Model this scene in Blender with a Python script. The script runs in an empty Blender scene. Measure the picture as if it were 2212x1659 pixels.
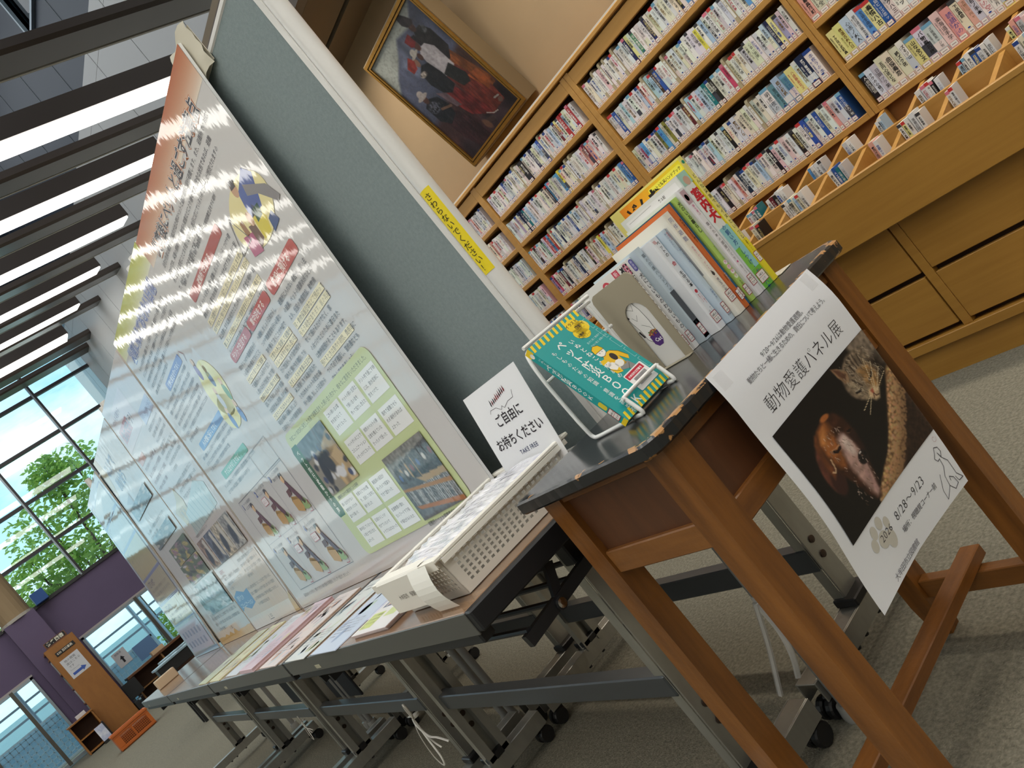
import bpy, math, random
import numpy as np
from mathutils import Vector, Matrix
R = math.radians
rnd = random.Random(11)
SC = bpy.context.scene
COL = SC.collection

# ---------------------------------------------------------------- camera
CAM_H = 0.98
FPX = 1821.8
def cam_axes(yaw, pitch, roll):
    f = np.array([math.cos(yaw) * math.cos(pitch), math.sin(yaw) * math.cos(pitch), math.sin(pitch)])
    r0 = np.array([math.sin(yaw), -math.cos(yaw), 0.0]); d0 = np.cross(f, r0)
    r = math.cos(roll) * r0 + math.sin(roll) * d0
    d = -math.sin(roll) * r0 + math.cos(roll) * d0
    return r, d, f
_r, _d, _f = cam_axes(R(180 - 34.988), R(-2.2), R(39.232))
cam_data = bpy.data.cameras.new('camera')
cam = bpy.data.objects.new('camera', cam_data); COL.objects.link(cam)
cam.matrix_world = Matrix(((_r[0], -_d[0], -_f[0], 0), (_r[1], -_d[1], -_f[1], 0), (_r[2], -_d[2], -_f[2], CAM_H), (0, 0, 0, 1)))
cam_data.sensor_width = 36.0; cam_data.lens = FPX / 2212 * 36.0
cam_data.clip_start = 0.02; cam_data.clip_end = 300
SC.camera = cam

# ---------------------------------------------------------------- exposure, sky, lamps
SC.view_settings.view_transform = 'Standard'; SC.view_settings.look = 'None'
SC.view_settings.exposure = 0.0; SC.view_settings.gamma = 1.0
SC.view_settings.use_curve_mapping = False
SC.cycles.max_bounces = 7; SC.cycles.diffuse_bounces = 4; SC.cycles.glossy_bounces = 4
SC.cycles.transparent_max_bounces = 12
SC.cycles.caustics_reflective = False; SC.cycles.caustics_refractive = False
SC.cycles.sample_clamp_indirect = 6.0

def lin(c):
    return tuple(((v / 255) / 12.92 if v / 255 <= 0.04045 else ((v / 255 + 0.055) / 1.055) ** 2.4) for v in c[:3])

SKY_STRENGTH = 1.7
LOUVER_LIGHT = 5.4          # radiance of the lit ceiling strips
ROOF_FILL = 1.3              # radiance of the unseen roof panel added to light the upper wall
DOWNLIGHT_W = 8.0
def build_world():
    w = bpy.data.worlds.new('sky'); SC.world = w; w.use_nodes = True
    nt = w.node_tree; nt.nodes.clear(); N = nt.nodes.new; L = nt.links.new
    out = N('ShaderNodeOutputWorld'); bg = N('ShaderNodeBackground'); L(bg.outputs[0], out.inputs[0])
    tc = N('ShaderNodeTexCoord'); sep = N('ShaderNodeSeparateXYZ'); L(tc.outputs['Generated'], sep.inputs[0])
    ramp = N('ShaderNodeValToRGB'); L(sep.outputs[2], ramp.inputs[0])
    ramp.color_ramp.elements[0].position = 0.0; ramp.color_ramp.elements[0].color = (0.62, 0.86, 0.93, 1)
    ramp.color_ramp.elements[1].position = 0.5; ramp.color_ramp.elements[1].color = (0.16, 0.47, 0.80, 1)
    mp = N('ShaderNodeMapping'); mp.inputs['Scale'].default_value = (1.6, 1.6, 4.2); L(tc.outputs['Generated'], mp.inputs[0])
    nz = N('ShaderNodeTexNoise'); nz.inputs['Scale'].default_value = 2.6; nz.inputs['Detail'].default_value = 7; nz.inputs['Roughness'].default_value = 0.58
    L(mp.outputs[0], nz.inputs[0])
    cr = N('ShaderNodeValToRGB'); L(nz.outputs[0], cr.inputs[0])
    cr.color_ramp.elements[0].position = 0.46; cr.color_ramp.elements[1].position = 0.68
    mx = N('ShaderNodeMix'); mx.data_type = 'RGBA'; L(cr.outputs[0], mx.inputs[0]); L(ramp.outputs[0], mx.inputs[6]); mx.inputs[7].default_value = (0.95, 0.98, 1.0, 1)
    L(mx.outputs[2], bg.inputs[0]); bg.inputs[1].default_value = SKY_STRENGTH
build_world()
def add_sun():
    l = bpy.data.lights.new('sun', 'SUN'); l.energy = 2.6; l.angle = R(1.5); l.color = (1, 0.95, 0.85)
    o = bpy.data.objects.new('sun', l); COL.objects.link(o); o.rotation_euler = Vector((-.10, .45, -.87)).to_track_quat('-Z', 'Y').to_euler()
add_sun()

# ---------------------------------------------------------------- materials
MATS = {}
def mat(name, rgb, rough=0.6, metal=0.0, spec=0.5, coat=0.0, coat_rough=0.08, emit=0.0, noise=0.0, nscale=(8, 8, 8), bump=0.0, bscale=60, rgb2=None, detail=4, bstretch=(1, 1, 1), trans=0.0, alpha=1.0, bdist=0.01):
    if name in MATS: return MATS[name]
    m = bpy.data.materials.new(name); m.use_nodes = True
    nt = m.node_tree; N = nt.nodes.new; L = nt.links.new
    b = nt.nodes['Principled BSDF']
    c = lin(rgb)
    b.inputs['Base Color'].default_value = (*c, 1); b.inputs['Roughness'].default_value = rough
    b.inputs['Metallic'].default_value = metal; b.inputs['Specular IOR Level'].default_value = spec
    b.inputs['Coat Weight'].default_value = coat; b.inputs['Coat Roughness'].default_value = coat_rough
    b.inputs['Transmission Weight'].default_value = trans; b.inputs['Alpha'].default_value = alpha
    if emit: b.inputs['Emission Color'].default_value = (*c, 1); b.inputs['Emission Strength'].default_value = emit
    if noise or rgb2 or bump:
        tc = N('ShaderNodeTexCoord')
    if noise or rgb2:
        mp = N('ShaderNodeMapping'); mp.inputs['Scale'].default_value = nscale; L(tc.outputs['Object'], mp.inputs[0])
        nz = N('ShaderNodeTexNoise'); nz.inputs['Scale'].default_value = 1; nz.inputs['Detail'].default_value = detail; nz.inputs['Roughness'].default_value = 0.6
        L(mp.outputs[0], nz.inputs[0])
        rp = N('ShaderNodeValToRGB'); L(nz.outputs[0], rp.inputs[0])
        rp.color_ramp.elements[0].position = 0.3; rp.color_ramp.elements[1].position = 0.7
        c2 = lin(rgb2) if rgb2 else tuple(v * (1 - noise) for v in c)
        rp.color_ramp.elements[0].color = (*c2, 1); rp.color_ramp.elements[1].color = (*c, 1)
        L(rp.outputs[0], b.inputs['Base Color'])
    if bump:
        mp2 = N('ShaderNodeMapping'); mp2.inputs['Scale'].default_value = bstretch; L(tc.outputs['Object'], mp2.inputs[0])
        n2 = N('ShaderNodeTexNoise'); n2.inputs['Scale'].default_value = bscale; n2.inputs['Detail'].default_value = 3; L(mp2.outputs[0], n2.inputs[0])
        bp = N('ShaderNodeBump'); bp.inputs['Strength'].default_value = bump; bp.inputs['Distance'].default_value = bdist; L(n2.outputs[0], bp.inputs['Height']); L(bp.outputs[0], b.inputs['Normal'])
        if coat: L(bp.outputs[0], b.inputs['Coat Normal'])
    MATS[name] = m
    return m
def ink_mat(name, rough, coat=0.0, coat_rough=0.06, bump=0.0, bscale=6, spec=0.4, bdist=0.01, bstretch=(1, 1, 1)):
    m = mat(name, (255, 255, 255), rough, coat=coat, coat_rough=coat_rough, bump=bump, bscale=bscale, spec=spec, bdist=bdist, bstretch=bstretch)
    nt = m.node_tree; a = nt.nodes.new('ShaderNodeAttribute'); a.attribute_name = 'col'
    nt.links.new(a.outputs['Color'], nt.nodes['Principled BSDF'].inputs['Base Color'])
    return m
INK = ink_mat('matte_ink', 0.55)
INK_FILM = ink_mat('laminated_ink', 0.4, coat=1.0, coat_rough=0.05, bump=0.055, bscale=9, bdist=0.012, bstretch=(2.2, 1, .6))
INK_SPINE = ink_mat('book_cover_ink', 0.38, coat=0.25, coat_rough=0.15)
INK_OIL = ink_mat('oil_paint_ink', 0.35, bump=0.4, bscale=120, bdist=0.002)

# ---------------------------------------------------------------- mesh builder
W = {}     # world position of the frame that a thing's parts are written in
class MB:
    def __init__(s, color=None):
        s.v = []; s.f = []; s.c = []; s.color = color
    def add(s, vs, fs, col=None):
        o = len(s.v); s.v.extend([tuple(p) for p in vs])
        for f in fs: s.f.append(tuple(i + o for i in f))
        s.c.extend([col or s.color or (0.8, 0.8, 0.8)] * len(fs))
        return s
    def box(s, x0, x1, y0, y1, z0, z1, col=None, rot=None, piv=None):
        vs = [(x, y, z) for z in (z0, z1) for y in (y0, y1) for x in (x0, x1)]
        if rot is not None:
            p = Vector(piv or ((x0 + x1) / 2, (y0 + y1) / 2, (z0 + z1) / 2)); vs = [tuple(rot @ (Vector(q) - p) + p) for q in vs]
        return s.add(vs, [(0, 2, 3, 1), (4, 5, 7, 6), (0, 1, 5, 4), (2, 6, 7, 3), (0, 4, 6, 2), (1, 3, 7, 5)], col)
    def bbox(s, x0, x1, y0, y1, z0, z1, b=0.003, col=None):
        """box with chamfered edges"""
        b = min(b, (x1 - x0) * .45, (y1 - y0) * .45, (z1 - z0) * .45)
        vs = []; ids = {}
        xs = (x0, x1); ys = (y0, y1); zs = (z0, z1)
        for i in (0, 1):
            for j in (0, 1):
                for k in (0, 1):
                    dx = b if i == 0 else -b; dy = b if j == 0 else -b; dz = b if k == 0 else -b
                    ids[i, j, k, 'x'] = len(vs); vs.append((xs[i], ys[j] + dy, zs[k] + dz))
                    ids[i, j, k, 'y'] = len(vs); vs.append((xs[i] + dx, ys[j], zs[k] + dz))
                    ids[i, j, k, 'z'] = len(vs); vs.append((xs[i] + dx, ys[j] + dy, zs[k]))
        fs = []
        def q(l, flip):
            l = list(l); fs.append(tuple(reversed(l)) if flip else tuple(l))
        for i in (0, 1):
            q([ids[i, 0, 0, 'x'], ids[i, 0, 1, 'x'], ids[i, 1, 1, 'x'], ids[i, 1, 0, 'x']], i == 1)
            q([ids[0, i, 0, 'y'], ids[1, i, 0, 'y'], ids[1, i, 1, 'y'], ids[0, i, 1, 'y']], i == 1)
            q([ids[0, 0, i, 'z'], ids[0, 1, i, 'z'], ids[1, 1, i, 'z'], ids[1, 0, i, 'z']], i == 1)
        for i in (0, 1):
            for j in (0, 1):
                q([ids[i, j, 0, 'x'], ids[i, j, 0, 'y'], ids[i, j, 1, 'y'], ids[i, j, 1, 'x']], (i + j) % 2 == 1)
                q([ids[i, 0, j, 'x'], ids[i, 1, j, 'x'], ids[i, 1, j, 'z'], ids[i, 0, j, 'z']], (i + j) % 2 == 1)
                q([ids[0, i, j, 'y'], ids[0, i, j, 'z'], ids[1, i, j, 'z'], ids[1, i, j, 'y']], (i + j) % 2 == 1)
        for i in (0, 1):
            for j in (0, 1):
                for k in (0, 1):
                    q([ids[i, j, k, 'x'], ids[i, j, k, 'z'], ids[i, j, k, 'y']], (i + j + k) % 2 == 1)
        return s.add(vs, fs, col)
    def beam(s, a, b, w, h, up=(0, 0, 1), col=None):
        a = Vector(a); b = Vector(b); d = (b - a).normalized(); u = Vector(up)
        sx = d.cross(u)
        if sx.length < 1e-4: sx = d.cross(Vector((1, 0, 0)))
        sx.normalize(); u = sx.cross(d)
        vs = []
        for p in (a, b):
            for (i, j) in ((-1, -1), (1, -1), (1, 1), (-1, 1)): vs.append(p + sx * (i * w / 2) + u * (j * h / 2))
        return s.add(vs, [(0, 1, 2, 3), (7, 6, 5, 4), (0, 4, 5, 1), (1, 5, 6, 2), (2, 6, 7, 3), (3, 7, 4, 0)], col)
    def tube(s, pts, r, n=8, col=None, cap=True, ry=None):
        pts = [Vector(p) for p in pts]; rings = []; ry = ry or r
        prev = None
        for i, p in enumerate(pts):
            d = (pts[min(i + 1, len(pts) - 1)] - pts[max(i - 1, 0)]).normalized()
            if prev is None:
                a = d.cross(Vector((0, 0, 1)))
                if a.length < 1e-3: a = d.cross(Vector((1, 0, 0)))
            else: a = prev - d * prev.dot(d)
            a.normalize(); prev = a; b = d.cross(a)
            rr = r[i] if isinstance(r, (list, tuple)) else r; ryy = ry[i] if isinstance(ry, (list, tuple)) else ry
            rings.append([p + a * math.cos(2 * math.pi * k / n) * rr + b * math.sin(2 * math.pi * k / n) * ryy for k in range(n)])
        vs = [q for g in rings for q in g]; fs = []
        for i in range(len(rings) - 1):
            for k in range(n):
                fs.append((i * n + k, i * n + (k + 1) % n, (i + 1) * n + (k + 1) % n, (i + 1) * n + k))
        if cap:
            fs.append(tuple(reversed(range(n)))); fs.append(tuple((len(rings) - 1) * n + k for k in range(n)))
        return s.add(vs, fs, col)
    def prism(s, poly, fn, t0, t1, col=None):
        """polygon in 2D extruded; fn(u,v,t)->xyz"""
        n = len(poly); vs = [fn(u, v, t0) for u, v in poly] + [fn(u, v, t1) for u, v in poly]
        fs = [tuple(reversed(range(n))), tuple(range(n, 2 * n))] + [(i, (i + 1) % n, n + (i + 1) % n, n + i) for i in range(n)]
        return s.add(vs, fs, col)
    def lathe(s, prof, c=(0, 0, 0), n=16, axis='z', col=None):
        vs = []; fs = []
        for (r, h) in prof:
            for k in range(n):
                a = 2 * math.pi * k / n; p = (r * math.cos(a), r * math.sin(a), h)
                if axis == 'x': p = (p[2], p[0], p[1])
                if axis == 'y': p = (p[0], p[2], p[1])
                vs.append((p[0] + c[0], p[1] + c[1], p[2] + c[2]))
        for i in range(len(prof) - 1):
            for k in range(n): fs.append((i * n + k, i * n + (k + 1) % n, (i + 1) * n + (k + 1) % n, (i + 1) * n + k))
        fs.append(tuple(reversed(range(n)))); fs.append(tuple((len(prof) - 1) * n + k for k in range(n)))
        return s.add(vs, fs, col)
    def grid(s, fn, nu, nv, colfn=None, col=None):
        vs = [fn(i / nu, j / nv) for j in range(nv + 1) for i in range(nu + 1)]; fs = []
        for j in range(nv):
            for i in range(nu):
                a = j * (nu + 1) + i; fs.append((a, a + 1, a + nu + 2, a + nu + 1))
        return s.add(vs, fs, col)
    def mesh(s, name, m=None, smooth=False, colored=None, recalc=True):
        me = bpy.data.meshes.new(name); me.from_pydata(s.v, [], s.f)
        if m: me.materials.append(m)
        if colored:
            at = me.color_attributes.new('col', 'FLOAT_COLOR', 'CORNER')
            ln = np.array([len(f) for f in s.f]); cc = np.ones((len(s.f), 4), dtype=np.float32); cc[:, :3] = np.array(s.c, dtype=np.float32).reshape(-1, 3)
            at.data.foreach_set('color', np.repeat(cc, ln, axis=0).ravel())
        if smooth: me.polygons.foreach_set('use_smooth', [True] * len(me.polygons))
        me.update()
        return me
    def build(s, name, m=None, parent=None, smooth=False, colored=False, loc=None):
        me = s.mesh(name, m, smooth, colored)
        o = bpy.data.objects.new(name, me); COL.objects.link(o)
        if loc is not None:   # verts given in world space; move the origin to loc
            me.transform(Matrix.Translation(-Vector(loc))); o.location = loc
        if parent is not None:
            o.parent = parent
            if W.get(parent.name): me.transform(Matrix.Translation(-Vector(W[parent.name]))); W[o.name] = W[parent.name]
        if smooth:
            try: me.set_sharp_from_angle(angle=R(40))
            except Exception: pass
        return o
def tag(o, label, cat, group=None, kind=None):
    o['label'] = label; o['category'] = cat
    if group: o['group'] = group
    if kind: o['kind'] = kind
    return o
def thing(name, label, cat, loc=(0, 0, 0), group=None):
    """Empty at the base of a thing; its parts are then built from world-space vertices"""
    o = bpy.data.objects.new(name, None); COL.objects.link(o); o.location = loc; o.empty_display_size = 0.05
    W[o.name] = tuple(loc)
    return tag(o, label, cat, group)
def struct(o, label=None):
    o['kind'] = 'structure'
    if label: o['label'] = label
    return o
def sroot(name, loc=(0, 0, 0)):
    o = bpy.data.objects.new(name, None); COL.objects.link(o); o.location = loc; W[o.name] = tuple(loc); o['kind'] = 'structure'; return o
def copy_tree(o, loc, label=None, group=None, parent=None):
    c = o.copy(); COL.objects.link(c)
    if parent is not None: c.parent = parent
    else:
        c.location = loc
        if label: c['label'] = label
        if group: c['group'] = group
    for ch in list(o.children): copy_tree(ch, None, parent=c)
    return c

# ---------------------------------------------------------------- lettering
_G = {}
def glyph(ch, bold=0.0, res=1):
    k = (ch, bold, res)
    if k not in _G:
        cu = bpy.data.curves.new('g', 'FONT'); cu.body = ch; cu.resolution_u = res; cu.fill_mode = 'FRONT'; cu.offset = bold
        ob = bpy.data.objects.new('g', cu); me = bpy.data.meshes.new_from_object(ob)
        vs = [(v.co.x, v.co.y) for v in me.vertices]; fs = [tuple(p.vertices) for p in me.polygons]
        bpy.data.objects.remove(ob); bpy.data.curves.remove(cu); bpy.data.meshes.remove(me)
        wide = ord(ch) > 0x2e00
        xs = [v[0] for v in vs] or [0]
        _G[k] = (vs, fs, 1.0 if wide else (max(xs) + 0.07 if vs else 0.28))
    return _G[k]
class Print:
    """flat print: polygons and lettering laid on a surface; mp(u, v, h) -> xyz with h the height over the surface"""
    def __init__(s, mp, step=0.00022, base=0.0004):
        s.mp = mp; s.mb = MB(); s.step = step; s.base = base; s.h = base
    def layer(s): s.h += s.step; return s
    def poly(s, pts, rgb, sub=None):
        s.mb.add([s.mp(u, v, s.h) for u, v in pts], [tuple(range(len(pts)))], lin(rgb)); return s
    def rect(s, u0, v0, u1, v1, rgb, nu=1, nv=1, r=0.0):
        if r:
            pts = []
            for (cx, cy, a0) in ((u1 - r, v1 - r, 0), (u0 + r, v1 - r, 90), (u0 + r, v0 + r, 180), (u1 - r, v0 + r, 270)):
                for k in range(5): a = R(a0 + k * 22.5); pts.append((cx + r * math.cos(a), cy + r * math.sin(a)))
            return s.poly(pts, rgb)
        for i in range(nu):
            for j in range(nv):
                a, b = u0 + (u1 - u0) * i / nu, u0 + (u1 - u0) * (i + 1) / nu; c, d = v0 + (v1 - v0) * j / nv, v0 + (v1 - v0) * (j + 1) / nv
                s.poly([(a, c), (b, c), (b, d), (a, d)], rgb)
        return s
    def grad(s, u0, v0, u1, v1, ca, cb, n=24, p=1.0):
        for j in range(n):
            t = ((j + .5) / n) ** p; c = [ca[k] + (cb[k] - ca[k]) * t for k in range(3)]
            s.rect(u0, v0 + (v1 - v0) * j / n, u1, v0 + (v1 - v0) * (j + 1) / n, c)
        return s
    def ell(s, cx, cy, rx, ry, rgb, n=20, ang=0):
        ca, sa = math.cos(R(ang)), math.sin(R(ang)); pts = []
        for k in range(n):
            a = 2 * math.pi * k / n; x, y = rx * math.cos(a), ry * math.sin(a); pts.append((cx + x * ca - y * sa, cy + x * sa + y * ca))
        return s.poly(pts, rgb)
    def line(s, pts, w, rgb):
        for (a, b) in zip(pts[:-1], pts[1:]):
            dx, dy = b[0] - a[0], b[1] - a[1]; l = math.hypot(dx, dy) or 1e-9; ex, ey = dx / l * w * .35, dy / l * w * .35; nx, ny = -dy / l * w / 2, dx / l * w / 2
            s.poly([(a[0] - ex + nx, a[1] - ey + ny), (a[0] - ex - nx, a[1] - ey - ny), (b[0] + ex - nx, b[1] + ey - ny), (b[0] + ex + nx, b[1] + ey + ny)], rgb)
        return s
    def frame(s, u0, v0, u1, v1, w, rgb):
        return s.line([(u0, v0), (u1, v0), (u1, v1), (u0, v1), (u0, v0)], w, rgb)
    def text(s, st, u, v, size, rgb, vert=False, bold=0.0, sx=1.0, sp=1.0, res=1, align='l', ang=0.0, dv=1.0):
        c = lin(rgb); ca, sa = math.cos(R(ang)), math.sin(R(ang))
        tot = sum(glyph(ch, bold, res)[2] for ch in st) * size * sx * sp
        pu = 0.0; pv = 0.0
        if align == 'c' and not vert: pu = -tot / 2
        if align == 'r' and not vert: pu = -tot
        for ch in st:
            vs, fs, adv = glyph(ch, bold, res)
            if fs:
                out = []
                for (x, y) in vs:
                    if vert:
                        if ch in 'ー〜～-―':
                            X, Y = (y - .38) + .5, -(x - .5) + .38
                        elif ch in '。、': X, Y = x + .55, y + .55
                        else: X, Y = (x if adv == 1.0 else x + .5 - adv / 2), y
                        X = (X - .5) * sx * size; Y = pv + (Y - .88) * size * dv
                    else: X = pu + x * sx * size; Y = y * size * dv
                    out.append(s.mp(u + X * ca - Y * sa, v + X * sa + Y * ca, s.h))
                s.mb.add(out, fs, c)
            if vert: pv -= size * sp * (1.0 if adv == 1.0 else .8)
            else: pu += adv * size * sx * sp
        return s
    def para(s, lines, u, v, size, rgb, lead=1.5, **k):
        for i, l in enumerate(lines): s.text(l, u, v - i * size * lead, size, rgb, **k)
        return s
    def build(s, name, m, parent, loc=None):
        return s.mb.build(name, m, parent, colored=True, loc=loc)

# ---------------------------------------------------------------- painted pictures (numpy canvas -> coloured grid)
class Canvas:
    def __init__(s, w, h, rgb):
        s.w, s.h = w, h; s.a = np.ones((h, w, 3)) * np.array(rgb, float)
        s.X, s.Y = np.meshgrid((np.arange(w) + .5) / w, (np.arange(h) + .5) / h); s.asp = h / w; s.rng = np.random.default_rng(5)
    def blend(s, m, rgb, tex=0.0, txs=(30, 30)):
        c = np.array(rgb, float)
        if tex:
            n = s.noise(*txs)[..., None]; c = c * (1 + tex * (n - .5) * 2)
        s.a = s.a * (1 - m[..., None]) + c * m[..., None]; return s
    def noise(s, nx, ny):
        g = s.rng.random((int(ny) + 2, int(nx) + 2)); x = s.X * nx; y = s.Y * ny
        i = x.astype(int); j = y.astype(int); fx = x - i; fy = y - j; fx = fx * fx * (3 - 2 * fx); fy = fy * fy * (3 - 2 * fy)
        return (g[j, i] * (1 - fx) + g[j, i + 1] * fx) * (1 - fy) + (g[j + 1, i] * (1 - fx) + g[j + 1, i + 1] * fx) * fy
    def ell(s, cx, cy, rx, ry, rgb, ang=0, soft=.08, tex=0.0, txs=(30, 30), op=1.0):
        dx = s.X - cx; dy = (s.Y - cy) * s.asp; a = R(ang); u = dx * math.cos(a) + dy * math.sin(a); v = -dx * math.sin(a) + dy * math.cos(a)
        d = np.sqrt((u / rx) ** 2 + (v / (ry * s.asp)) ** 2)
        return s.blend(op * np.clip((1 - d) / soft + .5, 0, 1), rgb, tex, txs)
    def poly(s, pts, rgb, soft=.006, tex=0.0, txs=(30, 30), op=1.0):
        ins = np.zeros(s.X.shape, bool); dist = np.full(s.X.shape, 9.0); n = len(pts)
        for i in range(n):
            x0, y0 = pts[i]; x1, y1 = pts[(i + 1) % n]
            cond = ((y0 > s.Y) != (y1 > s.Y)); xi = (x1 - x0) * (s.Y - y0) / ((y1 - y0) or 1e-9) + x0; ins ^= cond & (s.X < xi)
            ex, ey = x1 - x0, (y1 - y0) * s.asp; px, py = s.X - x0, (s.Y - y0) * s.asp; t = np.clip((px * ex + py * ey) / (ex * ex + ey * ey + 1e-12), 0, 1)
            dist = np.minimum(dist, np.hypot(px - t * ex, py - t * ey))
        sd = np.where(ins, dist, -dist)
        return s.blend(op * np.clip(sd / soft + .5, 0, 1), rgb, tex, txs)
    def stroke(s, pts, w, rgb, op=1.0, soft=.5):
        d = np.full(s.X.shape, 9.0)
        for (x0, y0), (x1, y1) in zip(pts[:-1], pts[1:]):
            ex, ey = x1 - x0, (y1 - y0) * s.asp; px, py = s.X - x0, (s.Y - y0) * s.asp; t = np.clip((px * ex + py * ey) / (ex * ex + ey * ey + 1e-12), 0, 1)
            d = np.minimum(d, np.hypot(px - t * ex, py - t * ey))
        return s.blend(op * np.clip((w - d) / (w * soft) + .5, 0, 1), rgb)
    def fur(s, box, n, l, w, c0, c1, ang, jit=25):
        for _ in range(n):
            x = s.rng.uniform(box[0], box[2]); y = s.rng.uniform(box[1], box[3]); a = R(ang + s.rng.uniform(-jit, jit)); t = s.rng.random()
            s.stroke([(x, y), (x + l * math.cos(a), y + l * math.sin(a) / s.asp)], w, [c0[k] + (c1[k] - c0[k]) * t for k in range(3)], .7)
    def build(s, name, fn, m, parent):
        """fn(u, v) -> xyz; u along the width, v up"""
        h, w = s.h, s.w
        vs = [fn(i / (w - 1), 1 - j / (h - 1)) for j in range(h) for i in range(w)]
        fs = [(j * w + i, (j + 1) * w + i, (j + 1) * w + i + 1, j * w + i + 1) for j in range(h - 1) for i in range(w - 1)]
        me = bpy.data.meshes.new(name)
        if parent is not None and W.get(parent.name): p = Vector(W[parent.name]); vs = [tuple(Vector(q) - p) for q in vs]
        me.from_pydata(vs, [], fs); me.materials.append(m)
        a = np.clip(s.a, 0, 255) / 255; a = np.where(a <= .04045, a / 12.92, ((a + .055) / 1.055) ** 2.4)
        c = np.ones((h * w, 4), np.float32); c[:, :3] = a.reshape(-1, 3)
        at = me.color_attributes.new('col', 'FLOAT_COLOR', 'POINT'); at.data.foreach_set('color', c.ravel())
        o = bpy.data.objects.new(name, me); COL.objects.link(o)
        if parent is not None: o.parent = parent
        return o
# ================================================================ SETTING
# materials of the place
OAK = mat('oak_veneer', (184, 138, 70), 0.42, noise=.2, rgb2=(170, 124, 58), nscale=(2.5, 40, 40), detail=6, bump=.05, bscale=90)
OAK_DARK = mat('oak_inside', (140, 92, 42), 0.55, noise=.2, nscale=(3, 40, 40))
OAK_FRONT = mat('oak_drawer_front', (172, 126, 54), 0.4, rgb2=(160, 114, 46), nscale=(3, 60, 50), detail=6, bump=.04, bscale=120)
CARPET = mat('carpet', (144, 140, 124), 0.95, rgb2=(106, 102, 90), nscale=(110, 110, 110), detail=3, bump=.6, bscale=240, spec=.1, bdist=.01)
CARPET2 = mat('carpet_turned_tile', (142, 138, 122), 0.95, rgb2=(105, 101, 89), nscale=(110, 110, 110), detail=3, bump=.6, bscale=240, spec=.1)
TAN = mat('tan_wall_paint', (158, 136, 106), 0.85, noise=.08, nscale=(3, 3, 3), bump=.05, bscale=150)
WHITE_W = mat('white_wall_paint', (196, 196, 192), 0.8)
WHITE_P = mat('white_wall_panel', (206, 204, 202), 0.55)
NAVY = mat('dark_slate_panel', (44, 52, 66), 0.45)
JOINT = mat('panel_joint', (30, 28, 28), 0.9)
JOINT_L = mat('pale_joint', (110, 116, 118), 0.7)
PURPLE = mat('purple_wall', (98, 84, 112), 0.75, noise=.08, nscale=(2, 2, 2))
LOUVER = mat('brown_louver', (74, 64, 58), 0.3, spec=.5)
CEIL = mat('taupe_ceiling', (120, 108, 92), 0.85)
SLOT = mat('black_slot', (16, 15, 14), 0.8)
FRAME_D = mat('dark_window_frame', (52, 50, 52), 0.4, metal=.3)
FRAME_A = mat('aluminium_frame', (150, 160, 166), 0.35, metal=.8)
LAMP = mat('lit_diffuser', (255, 252, 244), 0.5, emit=LOUVER_LIGHT)

def glass_mat():
    m = bpy.data.materials.new('window_glass'); m.use_nodes = True; nt = m.node_tree; nt.nodes.clear(); N = nt.nodes.new; L = nt.links.new
    o = N('ShaderNodeOutputMaterial'); mx = N('ShaderNodeMixShader'); t = N('ShaderNodeBsdfTransparent'); g = N('ShaderNodeBsdfGlossy'); f = N('ShaderNodeFresnel')
    f.inputs[0].default_value = 1.55; g.inputs['Roughness'].default_value = 0.0; t.inputs[0].default_value = (.9, .97, .97, 1)
    mul = N('ShaderNodeMath'); mul.operation = 'MULTIPLY'; mul.inputs[1].default_value = 1.3; L(f.outputs[0], mul.inputs[0])
    L(mul.outputs[0], mx.inputs[0]); L(t.outputs[0], mx.inputs[1]); L(g.outputs[0], mx.inputs[2]); L(mx.outputs[0], o.inputs[0]); return m
GLASS = glass_mat()

XW = -20.0            # window wall
YS = 5.22             # far side wall
YB = 3.07             # wall behind the bookcases
# floor: carpet tiles near the camera are pieces of their own, the rest one sheet
fl = sroot('floor')
MB().add([(-26, -10, -.006), (6, -10, -.006), (6, 8, -.006), (-26, 8, -.006)], [(0, 1, 2, 3)]).build('carpet_sheet', CARPET, fl)
_tile = MB().bbox(-.24985, .24985, -.24985, .24985, -.005, 0, .0004).mesh('carpet_tile', CARPET)
_tile2 = MB().bbox(-.24985, .24985, -.24985, .24985, -.005, 0, .0004).mesh('carpet_tile_turned', CARPET2)
for i in range(-18, 3):
    for j in range(-1, 6):
        if i < -10 and j > 3: continue
        o = bpy.data.objects.new('carpet_tile', _tile if (i + j) % 2 else _tile2); COL.objects.link(o); o.parent = fl; o.location = (i * .5 + .1, j * .5 + .22, 0)
# wall behind the bookcases with its low ceiling
struct(MB().box(-7, 3.5, YB, YB + .15, 0, 2.78).build('wall_back', TAN))
lc = sroot('ceiling_low')
MB().box(-7, 3.5, 2.568, 2.843, 2.78, 2.86).build('ceiling_strip', CEIL, lc); MB().box(-7, 3.5, 2.88, YB + .15, 2.78, 2.86).build('ceiling_strip', CEIL, lc)
MB().box(-7, 3.5, 2.843, 2.88, 2.81, 2.86).build('air_slot', SLOT, lc)
struct(MB().box(-7, 3.5, 2.5, 2.567, 2.78, 3.2).build('trim_1', LOUVER))
struct(MB().box(-7, 3.5, 2.5, YB + .15, 3.2, 3.24).build('ceiling_cap', CEIL))
struct(MB().box(-7.1, -7.0, 2.5, YB + .15, 0, 3.24).build('wall_return', WHITE_W))
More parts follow.
